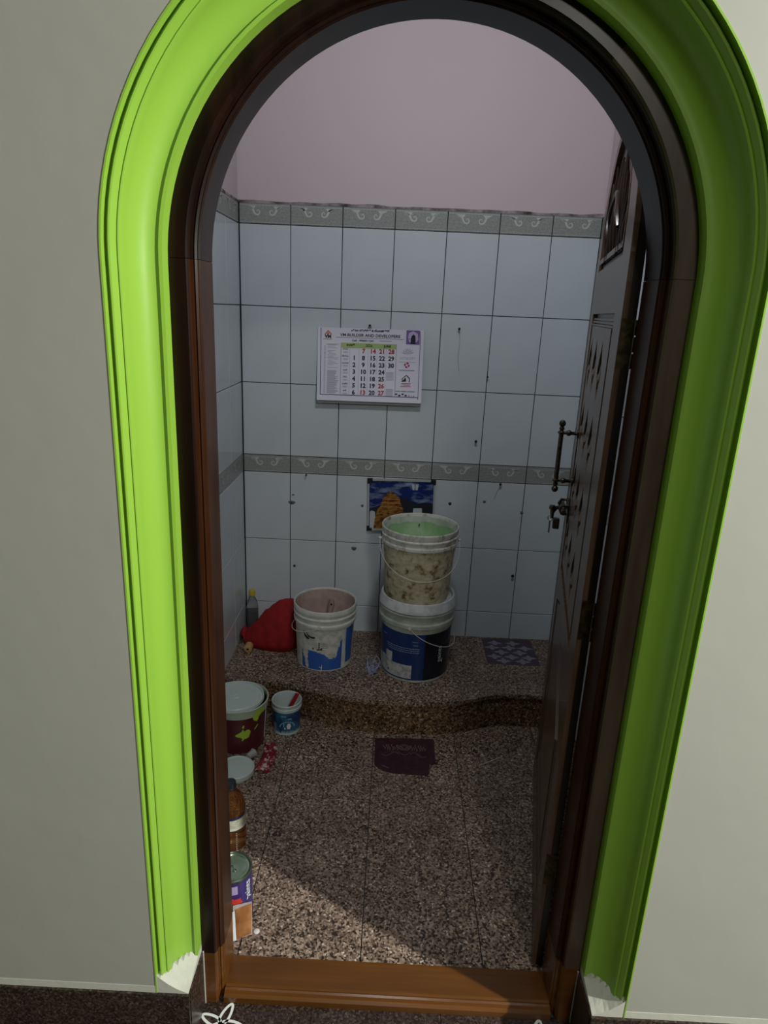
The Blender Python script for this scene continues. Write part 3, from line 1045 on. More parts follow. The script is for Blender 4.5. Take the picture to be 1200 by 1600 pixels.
prof = [(0.0, 0.3135), (0.122, 0.3135), (0.134, 0.3140), (0.1385, 0.336), (0.1425, 0.338), (0.1455, 0.336), (0.1490, 0.318), (0.1525, 0.304), (0.1525, 0.300), (0.1475, 0.2985), (0.1465, 0.305), (0.1462, 0.3235), (0.0, 0.3235 - 0.0005)]
prof = [(0.0, 0.3240), (0.128, 0.3240), (0.134, 0.3245), (0.1385, 0.338), (0.1425, 0.340), (0.1455, 0.338), (0.1490, 0.322), (0.1535, 0.304), (0.1535, 0.300), (0.1480, 0.2985), (0.1480, 0.3228), (0.0, 0.3228)]
lathe('lid', prof, 'lid_grey', bk, 64)
fn = wrapper(*c, rf2, 0.0008)
fn2 = wrapper(*c, rf2, 0.0014)
R = 0.14
lb = wrap_poly('label', [(-0.215, 0.012), (0.040, 0.012), (0.040, 0.215), (-0.215, 0.215)], R, fn, 'label_deep', bk, 0.006)
wrap_poly('label', [(0.040, 0.012), (0.240, 0.012), (0.240, 0.215), (0.040, 0.215)], R, fn, 'label_black', bk, 0.006)
plain('sticker_grey', (0.33, 0.34, 0.33), 0.5)
mixnoise(M['sticker_grey'], (0.24, 0.26, 0.26), (0.42, 0.43, 0.42), 45, 5)
wrap_poly('sticker', [(-0.200, 0.018), (-0.008, 0.018), (-0.008, 0.078), (-0.095, 0.078), (-0.095, 0.118), (-0.128, 0.118), (-0.128, 0.090), (-0.170, 0.088), (-0.200, 0.10)], R, fn2, 'sticker_grey', bk)
fn3 = wrapper(*c, rf2, 0.0020)
wrap_text('printed_word', 'paints', 0.030, 0.117, 0.118, R, fn3, 'print_white', bk, math.pi / 2)
wrap_poly('printed_line', [(0.124, 0.076), (0.127, 0.076), (0.127, 0.094), (0.124, 0.094)], R, fn3, 'print_white', bk, 0.001)
wrap_text('printed_digit', '8', 0.016, -0.113, 0.030, R, fn3, 'print_black', bk, 0, 0.0004)
rnd = random.Random(5)
plain('print_pale_blue', (0.16, 0.24, 0.36), 0.5)
parts = []
for j in range(3):
    x = -0.125 + 0.006 * j
    while x < 0.012:
        wd = rnd.uniform(0.004, 0.012)
        zz = 0.150 - 0.0085 * j
        a = [fn3(xx / R, z_) for xx, z_ in ((x, zz), (x + wd, zz), (x + wd, zz + 0.0032), (x, zz + 0.0032))]
        parts.append((a, [(0, 1, 2, 3)]))
        x += wd + 0.002
for x0, x1, zz in ((-0.155, -0.125, 0.183), (-0.010, 0.012, 0.180), (-0.006, 0.012, 0.166)):
    parts.append(([fn3(xx / R, z_) for xx, z_ in ((x0, zz), (x1, zz), (x1, zz + 0.003), (x0, zz + 0.003))], [(0, 1, 2, 3)]))
tag(mesh('fine_print', *join_geo(parts), 'print_pale_blue', bk), None, kind='stuff')
bail('wire_handle', c, 0.244, RTp + 0.010, 1.42, 0.105, 'wire', bk, 0.0013, 1.02)

# ---- upper bucket of the stack, crusted with dried plaster
c = (0.7535, -0.283)
bk = empty('paint_bucket', (*c, ZP + 0.3240))
tag(bk, 'open bucket crusted with beige dried plaster, green paint inside, on top of another bucket', 'bucket', 'paint buckets on the platform')
RB, RTp, HB = 0.124, 0.147, 0.292
rf3 = lambda z: RB + (RTp - RB) * z / HB
plain('crust', (0.35, 0.32, 0.22), 0.8)
t, N, L, b = nt(M['crust'])
tc = N.new('ShaderNodeTexCoord')
n1 = N.new('ShaderNodeTexNoise')
n1.inputs['Scale'].default_value = 28
n1.inputs['Detail'].default_value = 8
n1.inputs['Roughness'].default_value = 0.68
L.new(tc.outputs['Object'], n1.inputs['Vector'])
r1 = N.new('ShaderNodeValToRGB')
els = r1.color_ramp.elements
els[0].position, els[0].color = 0.34, (0.06, 0.045, 0.02, 1)
els[1].position, els[1].color = 0.66, (0.47, 0.45, 0.33, 1)
e2 = els.new(0.40)
e2.color = (0.22, 0.17, 0.085, 1)
e3 = els.new(0.47)
e3.color = (0.37, 0.33, 0.21, 1)
L.new(n1.outputs[0], r1.inputs[0])
L.new(r1.outputs[0], b.inputs['Base Color'])
bp = N.new('ShaderNodeBump')
bp.inputs['Strength'].default_value = 0.8
bp.inputs['Distance'].default_value = 0.004
n2 = N.new('ShaderNodeTexNoise')
n2.inputs['Scale'].default_value = 45
n2.inputs['Detail'].default_value = 5
L.new(tc.outputs['Object'], n2.inputs['Vector'])
L.new(n2.outputs[0], bp.inputs['Height'])
L.new(bp.outputs[0], b.inputs['Normal'])
prof = [(0.0, 0.004), (RB - 0.006, 0.004), (RB - 0.004, 0.0), (RB, 0.002), (rf3(0.225), 0.225)]
vs, fs = lathe_geo([(RB * k_ / 4, 0.0) for k_ in range(5)] + [(rf3(z), z) for z in np.linspace(0.004, 0.226, 34)], 110)
vv = []
for x, y, z in vs:
    rr = math.hypot(x, y)
    if rr > RB * 0.99:
        d = 0.0022 * noise.noise((x * 40, y * 40, z * 40)) + 0.0016 * noise.noise((x * 110, y * 110, z * 110))
        x, y = x * (1 + d / rr), y * (1 + d / rr)
    vv.append((x, y, z))
mesh('crusted_shell', vv, fs, 'crust', bk, True)
plain('rim_smeared', (0.48, 0.48, 0.44), 0.5)
mixnoise(M['rim_smeared'], (0.20, 0.20, 0.17), (0.56, 0.56, 0.52), 30, 5, 0.33, 0.52, stretch=(1, 1, 0.5))
rim = [(rf3(0.224), 0.224), (rf3(0.226) + 0.006, 0.227), (rf3(0.236) + 0.006, 0.237), (rf3(0.24), 0.240), (rf3(0.256), 0.256), (rf3(0.256) + 0.0058, 0.258), (rf3(0.262) + 0.0058, 0.263), (rf3(0.266), 0.266), (rf3(0.274) + 0.003, 0.274), (rf3(0.28) + 0.004, 0.290), (RTp + 0.001, 0.2935), (RTp - 0.002, 0.292), (RTp - 0.005, 0.280), (RB - 0.002, 0.030)]
lathe('rim', rim, 'rim_smeared', bk, 72)
plain('green_wash', (0.25, 0.42, 0.22), 0.5)
mixnoise(M['green_wash'], (0.20, 0.38, 0.15), (0.36, 0.50, 0.32), 12, 4, 0.35, 0.65)
plain('pale_lining', (0.42, 0.47, 0.41), 0.5)
mixnoise(M['pale_lining'], (0.36, 0.43, 0.35), (0.50, 0.53, 0.48), 14, 4, stretch=(1, 1, 0.3))
lathe('pale_lining', [(RTp - 0.0052, 0.281), (rf3(0.225) - 0.0052, 0.225)], 'pale_lining', bk, 72)
vs, fs = [], []
for i in range(72):
    a = 2 * math.pi * i / 72
    zt = 0.258 + 0.010 * noise.noise((math.cos(a) * 2, math.sin(a) * 2, 3)) + 0.006 * noise.noise((math.cos(a) * 8, math.sin(a) * 8, 1))
    for r_, z_ in ((rf3(zt) - 0.0058, zt), (rf3(0.12) - 0.0054, 0.12), (0.0, 0.118)):
        vs.append((r_ * math.cos(a), r_ * math.sin(a), z_))
for i in range(72):
    j = (i + 1) % 72
    for k_ in range(2):
        fs.append((3 * i + k_, 3 * j + k_, 3 * j + k_ + 1, 3 * i + k_ + 1))
mesh('green_paint_wash', vs, fs, 'green_wash', bk, True)
plain('twig', (0.10, 0.13, 0.05), 0.8)
tube('dark_speck', [(0.0, 0.1335, 0.243), (0.002, 0.1330, 0.252)], [0.004, 0.002], 'twig', bk, 7)
bail('wire_handle', c, 0.232, RTp + 0.009, 0.10, 0.115, 'wire', bk, 0.0012, 1.04, 0.1)
# paint runs over the outer rim
fn = wrapper(*c, lambda z: rf3(z), 0.0068)
rnd = random.Random(11)
for i in range(9):
    s0 = rnd.uniform(-0.11, 0.15)
    ln = rnd.uniform(0.008, 0.020)
    wrap_poly('paint_run', [(s0, 0.240 - ln), (s0 + 0.006, 0.240 - ln), (s0 + 0.008, 0.240), (s0 - 0.002, 0.240)], 0.147, fn, 'rim_smeared', bk, 0.003)

# ---- red cloth bag
plain('red_cloth', (0.30, 0.006, 0.010), 0.85)
mixnoise(M['red_cloth'], (0.215, 0.004, 0.006), (0.28, 0.006, 0.009), 30, 4, bump=0.3)
bg = empty('cloth_bag', (0.142, -0.135, ZP))
tag(bg, 'slumped red cloth bag leaning in the left corner of the platform', 'bag')
nx_, nt_ = 44, 30
prof_h = [(-0.137, 0.012), (-0.118, 0.040), (-0.085, 0.075), (-0.045, 0.120), (0.0, 0.165), (0.045, 0.196), (0.075, 0.205), (0.100, 0.200), (0.115, 0.17), (0.122, 0.11)]
prof_w = [(-0.137, 0.016), (-0.10, 0.055), (-0.05, 0.080), (0.0, 0.092), (0.06, 0.095), (0.09, 0.085), (0.11, 0.060), (0.122, 0.035)]


def interp(P, x):
    return float(np.interp(x, [p[0] for p in P], [p[1] for p in P]))


vs, fs = [], []
for i in range(nx_ + 1):
    x = -0.137 + 0.259 * i / nx_
    h, w_ = interp(prof_h, x), interp(prof_w, x)
    for j in range(nt_ + 1):
        th = math.pi * j / nt_
        y = -w_ * math.cos(th) * (0.75 + 0.25 * abs(math.cos(th)))
        z = h * math.sin(th) ** 0.72
        y2 = y + 0.25 * z * 0.12
        q_ = noise.noise((x * 16, y * 14, z * 16)) * 0.010 * math.sin(th) + 0.004 * noise.noise((x * 45 + z * 20, y * 30, z * 30))
        zz = max(0.0, z + q_ * (1 if z > 0.01 else 0))
        if x < -0.118:
            zz += 0.028
        vs.append((x + 0.006 * noise.noise((z * 20, y * 20, 2)), y2 + q_, zz))
for i in range(nx_):
    for j in range(nt_):
        a = i * (nt_ + 1) + j
        fs.append((a, a + 1, a + nt_ + 2, a + nt_ + 1))
for i in range(nx_):
    a, b_ = i * (nt_ + 1), (i + 1) * (nt_ + 1)
    fs.append((a, b_, b_ + nt_, a + nt_))
fs.append(tuple(range(nt_ + 1)))
fs.append(tuple(nx_ * (nt_ + 1) + j for j in range(nt_, -1, -1)))
mesh('bag_body', vs, fs, 'red_cloth', bg, True)
for q_ in range(3):
    pts = [(-0.10 + 0.23 * t + 0.01 * q_, 0, 0) for t in [i / 16 for i in range(17)]]
    pts = [(x, -interp(prof_w, x) * (0.80 - 0.22 * q_) + 0.004 * math.sin(9 * x * 10 + q_), interp(prof_h, x) * (0.56 + 0.2 * q_) * (0.75 + 0.25 * math.sin(6 * x + q_))) for x, _, _ in pts]

# small wooden roller end by the bag
plain('roller_wood', (0.42, 0.27, 0.10), 0.55)
rl = empty('wooden_roller', (0.060, -0.232, ZP))
tag(rl, 'cream wooden roller end with a dark hole, lying under the tip of the red bag', 'roller')
tube('roller_body', [(0, -0.018, 0.0175), (0, -0.016, 0.0175), (0, 0.016, 0.0175), (0, 0.018, 0.0175)], [0.015, 0.0175, 0.0175, 0.015], 'roller_wood', rl, 24)
tube('centre_hole', [(0, -0.0188, 0.0175), (0, -0.0175, 0.0175)], 0.0048, 'dark_hole', rl, 12)

# bottle with yellow cap in the corner
plain('clear_plastic', (0.75, 0.78, 0.8), 0.12, trans=0.9, ior=1.2)
plain('cola', (0.030, 0.010, 0.006), 0.15)
plain('yellow_cap', (0.50, 0.40, 0.03), 0.45)
bt = empty('plastic_bottle', (0.036, -0.034, ZP))
tag(bt, 'clear plastic bottle with a yellow cap in the corner behind the red bag', 'bottle')
prof = [(0.0, 0.002), (0.022, 0.0), (0.026, 0.006), (0.026, 0.10), (0.0255, 0.115), (0.022, 0.138), (0.015, 0.154), (0.011, 0.162), (0.010, 0.176)]
lathe('bottle_body', prof, 'clear_plastic', bt, 28)
lathe('drink', [(0.0, 0.005), (0.0235, 0.006), (0.0238, 0.098), (0.0, 0.098)], 'cola', bt, 28)
lathe('cap', [(0.0105, 0.170), (0.0135, 0.170), (0.0135, 0.190), (0.0115, 0.194), (0.0, 0.194)], 'yellow_cap', bt, 24)

# blue-white thread tangle next to the bucket stack
plain('blue_thread', (0.30, 0.36, 0.56), 0.8)
th_ = empty('thread_tangle', (0.592, -0.356, ZP))
tag(th_, 'small tangle of pale blue thread at the foot of the bucket stack', 'thread')
rnd = random.Random(9)
for q_ in range(7):
    a0 = rnd.uniform(0, 6.28)
    cx_, cy_ = rnd.uniform(-0.010, 0.012), rnd.uniform(-0.022, 0.045)
    hh = rnd.uniform(0.012, 0.05) * (1.0 if cy_ > 0 else 0.5)
    pts = []
    for i in range(26):
        a = 2 * math.pi * i / 26
        r_ = rnd.uniform(0.85, 1.1) * (0.013 + 0.002 * q_ % 3)
        pts.append((cx_ + r_ * math.cos(a + a0), cy_ + r_ * math.sin(a + a0) * 1.1, 0.002 + hh * (0.5 + 0.5 * math.sin(a * 2 + a0))))
    tube('thread_loop', pts, 0.0013, 'blue_thread', th_, 5, True)

# ------------------------------------------------------------------ things on the floor at the left
# lime-splashed maroon bucket with a lid
c = (0.113, -0.632)
bk = empty('lidded_bucket', (*c, 0))
tag(bk, 'maroon paint bucket with lime green splashes and a pale loose lid on the floor', 'bucket')
RB, RTp, HB = 0.090, 0.103, 0.180
rf4 = lambda z: RB + (RTp - RB) * z / HB
plain('maroon', (0.075, 0.012, 0.014), 0.35)
plain('lime_splash', (0.33, 0.50, 0.045), 0.5)
plain('pale_lid', (0.44, 0.52, 0.50), 0.35)
plain('greenish_plastic', (0.36, 0.44, 0.34), 0.4)
lathe('shell', [(0.0, 0.003), (RB - 0.005, 0.003), (RB - 0.004, 0.0), (RB, 0.002), (rf4(0.15), 0.15), (rf4(0.15) - 0.004, 0.152)], 'maroon', bk, 56)
lathe('bucket_rim', [(rf4(0.15) - 0.003, 0.149), (rf4(0.15) + 0.002, 0.150), (RTp + 0.003, 0.176), (RTp + 0.004, 0.181), (RTp, 0.183), (RTp - 0.003, 0.178), (rf4(0.15) - 0.003, 0.149)], 'greenish_plastic', bk, 56)
ld = empty('lid', (-0.008, -0.010, 0.183))
ld.parent = bk
lathe('lid_disc', [(0.0, 0.005), (0.083, 0.005), (0.086, 0.001), (0.094, 0.001), (0.0965, 0.009), (0.0995, 0.009), (0.101, 0.0), (0.0, 0.0)], 'pale_lid', ld, 56)
lathe('lid_boss', [(0.0, 0.0075), (0.008, 0.0075), (0.010, 0.0052), (0.013, 0.0070), (0.016, 0.0052)], 'pale_lid', ld, 24)
fn = wrapper(*c, rf4, 0.0010)
wrap_poly('paint_splash', [(-0.020, 0.085), (-0.002, 0.092), (0.004, 0.100), (0.010, 0.106), (0.016, 0.098), (0.028, 0.104), (0.036, 0.098), (0.040, 0.086), (0.034, 0.072), (0.018, 0.064), (0.004, 0.056), (0.006, 0.070), (-0.010, 0.076)], 0.1, fn, 'lime_splash', bk, 0.0018, 0.004)
wrap_poly('paint_splash', [(0.042, 0.150), (0.050, 0.138), (0.062, 0.128), (0.068, 0.146), (0.090, 0.158), (0.090, 0.176), (0.060, 0.176)], 0.1, wrapper(*c, rf4, 0.0055), 'lime_splash', bk, 0.0018, 0.003)
wrap_poly('paint_splash', [(0.052, 0.092), (0.062, 0.098), (0.072, 0.110), (0.066, 0.112), (0.056, 0.100)], 0.1, fn, 'lime_splash', bk, 0.0015, 0.003)
wrap_poly('paint_splash', [(0.008, 0.112), (0.014, 0.112), (0.016, 0.124), (0.010, 0.124)], 0.1, fn, 'lime_splash', bk, 0.0015, 0.003)
e_, r_ = cam_frame(*c)
dd = e_ * math.cos(1.12) + r_ * math.sin(1.12)
tube('hanging_wire', [(dd.x * 0.105, dd.y * 0.105, 0.165), (dd.x * 0.101, dd.y * 0.101, 0.11), (dd.x * 0.096, dd.y * 0.096, 0.03)], 0.0013, 'wire', bk, 6)

# small blue pot with red stick
c = (0.2736, -0.548)
bk = empty('paint_pot', (*c, 0))
tag(bk, 'small open paint pot with dark blue label and white rim below the platform', 'pot')
RB, RTp, HB = 0.050, 0.054, 0.128
rf5 = lambda z: RB + (RTp - RB) * z / HB
lathe('shell', [(0.0, 0.003), (RB - 0.003, 0.003), (RB - 0.002, 0.0), (RB + 0.0015, 0.002), (RB + 0.001, 0.007), (rf5(0.098), 0.098), (rf5(0.1) + 0.0035, 0.100), (rf5(0.11) + 0.0035, 0.110), (rf5(0.112) + 0.0015, 0.112), (rf5(0.118) + 0.0025, 0.118), (RTp + 0.0035, 0.126), (RTp + 0.002, 0.1285), (RTp - 0.001, 0.127), (RTp - 0.003, 0.120), (RB - 0.002, 0.045), (0.0, 0.045)], 'pale_lid', bk, 48)
fn = wrapper(*c, rf5, 0.0007)
fn2 = wrapper(*c, rf5, 0.0012)
plain('pot_blue', (0.020, 0.075, 0.17), 0.3)
mixnoise(M['pot_blue'], (0.010, 0.030, 0.10), (0.030, 0.12, 0.22), 22, 2)
plain('pot_cyan', (0.16, 0.34, 0.44), 0.35)
plain('pot_lilac', (0.26, 0.26, 0.32), 0.5)
wrap_poly('label', [(-0.088, 0.010), (0.088, 0.010), (0.088, 0.097), (-0.088, 0.097)], 0.052, fn, 'pot_blue', bk, 0.005)
wrap_text('printed_word', 'SPEED', 0.012, -0.012, 0.083, 0.052, fn2, 'print_white', bk) if False else None
ring = []
for i in range(20):
    a = math.pi * i / 19
    ring.append((0.002 + 0.030 * math.cos(a), 0.036 + 0.026 * math.sin(a)))
ring = ring + [(0.002 + (x - 0.002) * 0.86, 0.036 + (z - 0.036) * 0.86) for x, z in ring[::-1]]
wrap_poly('printed_arc', ring, 0.052, fn2, 'pot_cyan', bk, 0.0014)
wrap_poly('printed_shape', [(0.002, 0.030), (0.012, 0.028), (0.015, 0.040), (0.014, 0.052), (0.004, 0.053), (0.000, 0.042)], 0.052, fn2, 'print_white', bk, 0.0014)
wrap_poly('printed_shape', [(-0.014, 0.038), (-0.010, 0.038), (-0.009, 0.056), (-0.013, 0.056)], 0.052, fn2, 'pot_cyan', bk, 0.0014)
wrap_poly('printed_shape', [(-0.009, 0.028), (-0.005, 0.028), (-0.006, 0.036), (-0.008, 0.036)], 0.052, fn2, 'print_white', bk, 0.0014)
wrap_poly('printed_patch', [(-0.075, 0.018), (-0.044, 0.014), (-0.044, 0.046), (-0.075, 0.050)], 0.052, fn2, 'pot_lilac', bk, 0.003)
for x0, x1, zz in ((-0.022, -0.012, 0.082), (-0.010, -0.002, 0.082), (-0.022, -0.010, 0.014), (-0.006, 0.006, 0.013), (0.010, 0.022, 0.014), (0.004, 0.018, 0.070)):
    wrap_poly('printed_mark', [(x0, zz), (x1, zz), (x1, zz + 0.005), (x0, zz + 0.005)], 0.052, fn2, 'pot_cyan', bk, 0.002)
plain('red_plastic', (0.30, 0.012, 0.010), 0.45)
st = empty('stirring_stick', (c[0], c[1], 0.046))
tag(st, 'flat red stirring stick leaning inside the small blue pot', 'stick')
bv_, bf_ = box_geo(-0.0075, 0.0075, -0.0022, 0.0022, 0, 0.098)
o = mesh('stick_blade', bv_, bf_, 'red_plastic', st)
o.rotation_euler = (math.radians(4), math.radians(24), math.radians(8))
o.location = (0.000, 0.006, 0.014)

# loose lid lying on the floor
ldl = empty('loose_lid', (0.141, -0.812, 0))
tag(ldl, 'round pale plastic lid lying on the floor behind the amber bottle', 'lid')
lathe('lid_disc', [(0.0, 0.0175), (0.054, 0.0175), (0.056, 0.0195), (0.060, 0.0195), (0.0625, 0.017), (0.0625, 0.004), (0.0605, 0.004), (0.0595, 0.0155), (0.0, 0.0155)], 'pale_lid', ldl, 48)
lathe('lid_skirt', [(0.0615, 0.0045), (0.0618, 0.0), (0.0600, 0.0), (0.0600, 0.0045)], 'greenish_plastic', ldl, 48)
plain('cardboard', (0.36, 0.31, 0.24), 0.8)
cb = box('cardboard_strip', -0.03, 0.03, -0.04, 0.04, 0, 0.002, 'cardboard')
cb.location = (0.090, -0.862, 0.0200)
cb.rotation_euler = (0, 0, math.radians(20))
tag(cb, 'beige cardboard strip resting on the pale loose lid', 'cardboard')

# crumpled red wrapper
plain('wrapper_red', (0.25, 0.02, 0.03), 0.35)
mixnoise(M['wrapper_red'], (0.17, 0.010, 0.018), (0.45, 0.34, 0.36), 55, 3, 0.54, 0.62)
vs, fs = [], []
n = 16
for i in range(n + 1):
    for j in range(n + 1):
        u, t_ = i / n, j / n
        x = (u - 0.5) * 0.050
        y = (t_ - 0.5) * 0.150
        z = 0.004 + 0.018 * math.sin(math.pi * u) ** 0.7 * (0.6 + 0.4 * math.sin(math.pi * t_)) + 0.010 * noise.noise((x * 60, y * 45, 4))
        vs.append((x + 0.007 * noise.noise((x * 40, y * 40, 9)) + 0.010 * math.sin(3 * t_), y, max(0.0006, z if 0 < i < n else 0.001)))
for i in range(n):
    for j in range(n):
        a = i * (n + 1) + j
        fs.append((a, a + 1, a + n + 2, a + n + 1))
wr_ = mesh('crumpled_wrapper', vs, fs, 'wrapper_red')
wr_.location = (0.228, -0.742, 0)
wr_.rotation_euler = (0, 0, math.radians(-4))
tag(wr_, 'crumpled red and white plastic wrapper beside the loose lid', 'wrapper')
sm = wr_.modifiers.new('thickness', 'SOLIDIFY')
sm.thickness = 0.0006
# clear plastic scrap by the maroon bucket
plain('clear_film', (0.6, 0.62, 0.62), 0.25, trans=0.6, ior=1.15)
cs_ = empty('plastic_cup', (0.168, -0.752, 0.0))
tag(cs_, 'crushed clear plastic cup between the maroon bucket and red wrapper', 'cup')
vs, fs = lathe_geo([(0.010, 0.0), (0.0125, 0.02), (0.014, 0.030), (0.0155, 0.031), (0.0135, 0.029), (0.0095, 0.002), (0.0, 0.002)], 20)
o = mesh('cup_body', vs, fs, 'clear_film', cs_, True, 40)
o.location = (0, 0, 0.0156)
o.rotation_euler = (math.radians(90), 0, math.radians(150))

# amber plastic bottle
plain('amber', (0.55, 0.25, 0.09), 0.06, trans=0.93, ior=1.2)
c = (0.205, -1.133)
bt = empty('amber_bottle', (*c, 0))
tag(bt, 'amber tinted plastic bottle with black cap and pale label behind the tin can', 'bottle')
RBt = 0.042
lathe('bottle_body', [(0.0, 0.004), (0.034, 0.0), (0.041, 0.006), (RBt, 0.02), (RBt, 0.075), (RBt - 0.0015, 0.079), (RBt - 0.0015, 0.126), (RBt, 0.130), (0.0405, 0.145), (0.035, 0.165), (0.026, 0.182), (0.0165, 0.193), (0.0135, 0.198), (0.0130, 0.206)], 'amber', bt, 40)
plain('cap_black', (0.014, 0.018, 0.020), 0.3)
lathe('cap', [(0.0140, 0.200), (0.0165, 0.200), (0.0165, 0.204), (0.0150, 0.205), (0.0155, 0.2195), (0.0140, 0.2225), (0.0, 0.2225)], 'cap_black', bt, 28)
fn = wrapper(*c, lambda z: RBt - 0.0015, 0.0012)
plain('label_cream', (0.44, 0.43, 0.33), 0.5)
mixnoise(M['label_cream'], (0.36, 0.36, 0.26), (0.50, 0.50, 0.42), 40, 3)
plain('label_navy', (0.014, 0.016, 0.055), 0.3)
lbl = wrap_poly('label', [(-0.062, 0.080), (0.058, 0.080), (0.058, 0.116), (-0.062, 0.116)], RBt, fn, 'label_cream', bt, 0.004)
wrap_poly('label_band', [(-0.062, 0.116), (0.058, 0.116), (0.058, 0.125), (-0.062, 0.125)], RBt, fn, 'label_navy', bt, 0.003)
plain('label_white', (0.52, 0.56, 0.50), 0.5)
wrap_poly('label_strip', [(-0.010, 0.080), (0.0585, 0.080), (0.0585, 0.088), (-0.010, 0.088)], RBt, wrapper(*c, lambda z: RBt - 0.0015, 0.0018), 'label_white', bt, 0.003)
for i in range(9):
    p = wrapper(*c, lambda z: RBt, 0.0004)(0.30, 0.008 + 0.0075 * i)
    box('embossed_tick', p[0] - 0.0014, p[0] + 0.0014, p[1] - 0.0006, p[1] + 0.0006, p[2], p[2] + 0.002, 'label_cream', bt)

# tin can of paint
c = (0.2655, -1.372)
tn = empty('paint_can', (*c, 0))
tag(tn, 'round tin paint can with purple label and greenish metal lid beside the door frame', 'can')
RC = 0.0505
plain('tin_green', (0.30, 0.42, 0.30), 0.28, metal=0.85)
mixnoise(M['tin_green'], (0.24, 0.34, 0.23), (0.40, 0.52, 0.39), 14, 3)
plain('tin_dark', (0.12, 0.15, 0.12), 0.3, metal=0.8)
lathe('can_body', [(0.0, 0.002), (RC, 0.0), (RC + 0.0016, 0.001), (RC + 0.0016, 0.004), (RC, 0.006), (RC, 0.147), (RC + 0.0018, 0.149), (RC + 0.0018, 0.153), (RC - 0.001, 0.1545), (RC - 0.004, 0.152), (RC - 0.005, 0.149), (0.0, 0.148)], 'tin_dark', tn, 56)
lathe('can_lid', [(RC - 0.0055, 0.1495), (RC - 0.007, 0.1545), (RC - 0.0095, 0.1545), (RC - 0.012, 0.1515), (0.0, 0.1515)], 'tin_green', tn, 56)
tube('lid_mark', [(-0.006, -0.004, 0.152), (0.0, 0.006, 0.1522), (0.006, -0.006, 0.1522), (-0.006, -0.010, 0.152)], 0.0014, 'tin_dark', tn, 6)
tube('lid_mark', [(0.009 + 0.004 * math.cos(a), -0.010 + 0.004 * math.sin(a), 0.152) for a in [i * 0.63 for i in range(10)]], 0.0012, 'tin_dark', tn, 6, True)
fn = wrapper(*c, lambda z: RC, 0.0006)
fn2 = wrapper(*c, lambda z: RC, 0.0011)
plain('label_purple', (0.035, 0.022, 0.13), 0.3)
plain('label_lilac', (0.34, 0.27, 0.48), 0.4)
plain('label_red', (0.50, 0.04, 0.03), 0.4)
plain('label_yellow', (0.55, 0.42, 0.02), 0.4)
wrap_poly('label', [(-0.078, 0.008), (0.078, 0.008), (0.078, 0.145), (-0.078, 0.145)], RC, fn, 'label_purple', tn, 0.004)
wrap_poly('label_block', [(-0.050, 0.112), (0.012, 0.112), (0.012, 0.138), (-0.050, 0.138)], RC, fn2, 'label_lilac', tn, 0.003)
wrap_poly('label_block', [(-0.060, 0.060), (0.026, 0.050), (0.020, 0.098), (-0.060, 0.100)], RC, fn2, 'label_red', tn, 0.003)
wrap_poly('label_block', [(-0.060, 0.010), (0.028, 0.012), (0.028, 0.030), (-0.060, 0.040)], RC, fn2, 'label_yellow', tn, 0.003)
wrap_text('printed_word', 'paints', 0.026, 0.050, 0.106, RC, fn2, 'print_white', tn, math.pi / 2, 0.0004)

# brown sachet leaning on the can
plain('sachet_brown', (0.30, 0.13, 0.045), 0.3)
mixnoise(M['sachet_brown'], (0.25, 0.105, 0.035), (0.36, 0.165, 0.06), 25, 3)
plain('sachet_white', (0.60, 0.64, 0.66), 0.4)
plain('sachet_film', (0.35, 0.31, 0.30), 0.2)
sa = empty('sachet', (0.305, -1.452, 0))
tag(sa, 'brown sachet with a white edge leaning against the front of the tin can', 'sachet')


def sheet(name, pts4, depth, m, parent, n=10, bulge=0.004, off=0.0):
    a, b_, c_, d_ = [Vector(p) for p in pts4]
    nrm = (b_ - a).cross(d_ - a).normalized()
    if nrm.y > 0:
        nrm = -nrm
    v, f = [], []
    for i in range(n + 1):
        for j in range(n + 1):
            u, t_ = i / n, j / n
            p = (a * (1 - u) + b_ * u) * (1 - t_) + (d_ * (1 - u) + c_ * u) * t_
            p = p + nrm * (bulge * (math.sin(math.pi * u) * math.sin(math.pi * t_)) ** 0.6 + 0.0012 * noise.noise((p.x * 90, p.y * 90, p.z * 90)) + off)
            v.append(p)
    nv = len(v)
    v += [p - nrm * depth for p in v[:]]
    for i in range(n):
        for j in range(n):
            q0 = i * (n + 1) + j
            f.append((q0, q0 + 1, q0 + n + 2, q0 + n + 1))
            f.append((nv + q0, nv + q0 + n + 1, nv + q0 + n + 2, nv + q0 + 1))
    for i in range(n):
        for q0, q1 in ((i * (n + 1), (i + 1) * (n + 1)), (i * (n + 1) + n, (i + 1) * (n + 1) + n), (i, i + 1), (n * (n + 1) + i, n * (n + 1) + i + 1)):
            f.append((q0, q1, nv + q1, nv + q0))
    return mesh(name, v, f, m, parent, True, 40)


sheet('sachet_film', [(-0.020, 0.000, 0.001), (0.024, 0.018, 0.002), (0.0215, 0.032, 0.094), (-0.024, 0.018, 0.092)], 0.0008, 'sachet_film', sa, bulge=0.001)
sheet('sachet_body', [(-0.012, 0.001, 0.003), (0.022, 0.016, 0.008), (0.021, 0.030, 0.090), (-0.018, 0.017, 0.082)], 0.002, 'sachet_brown', sa, bulge=0.005, off=0.001)
sheet('sachet_edge', [(-0.022, -0.003, 0.001), (-0.013, 0.0005, 0.001), (-0.019, 0.014, 0.082), (-0.028, 0.011, 0.076)], 0.001, 'sachet_white', sa, bulge=0.001, off=0.0015)

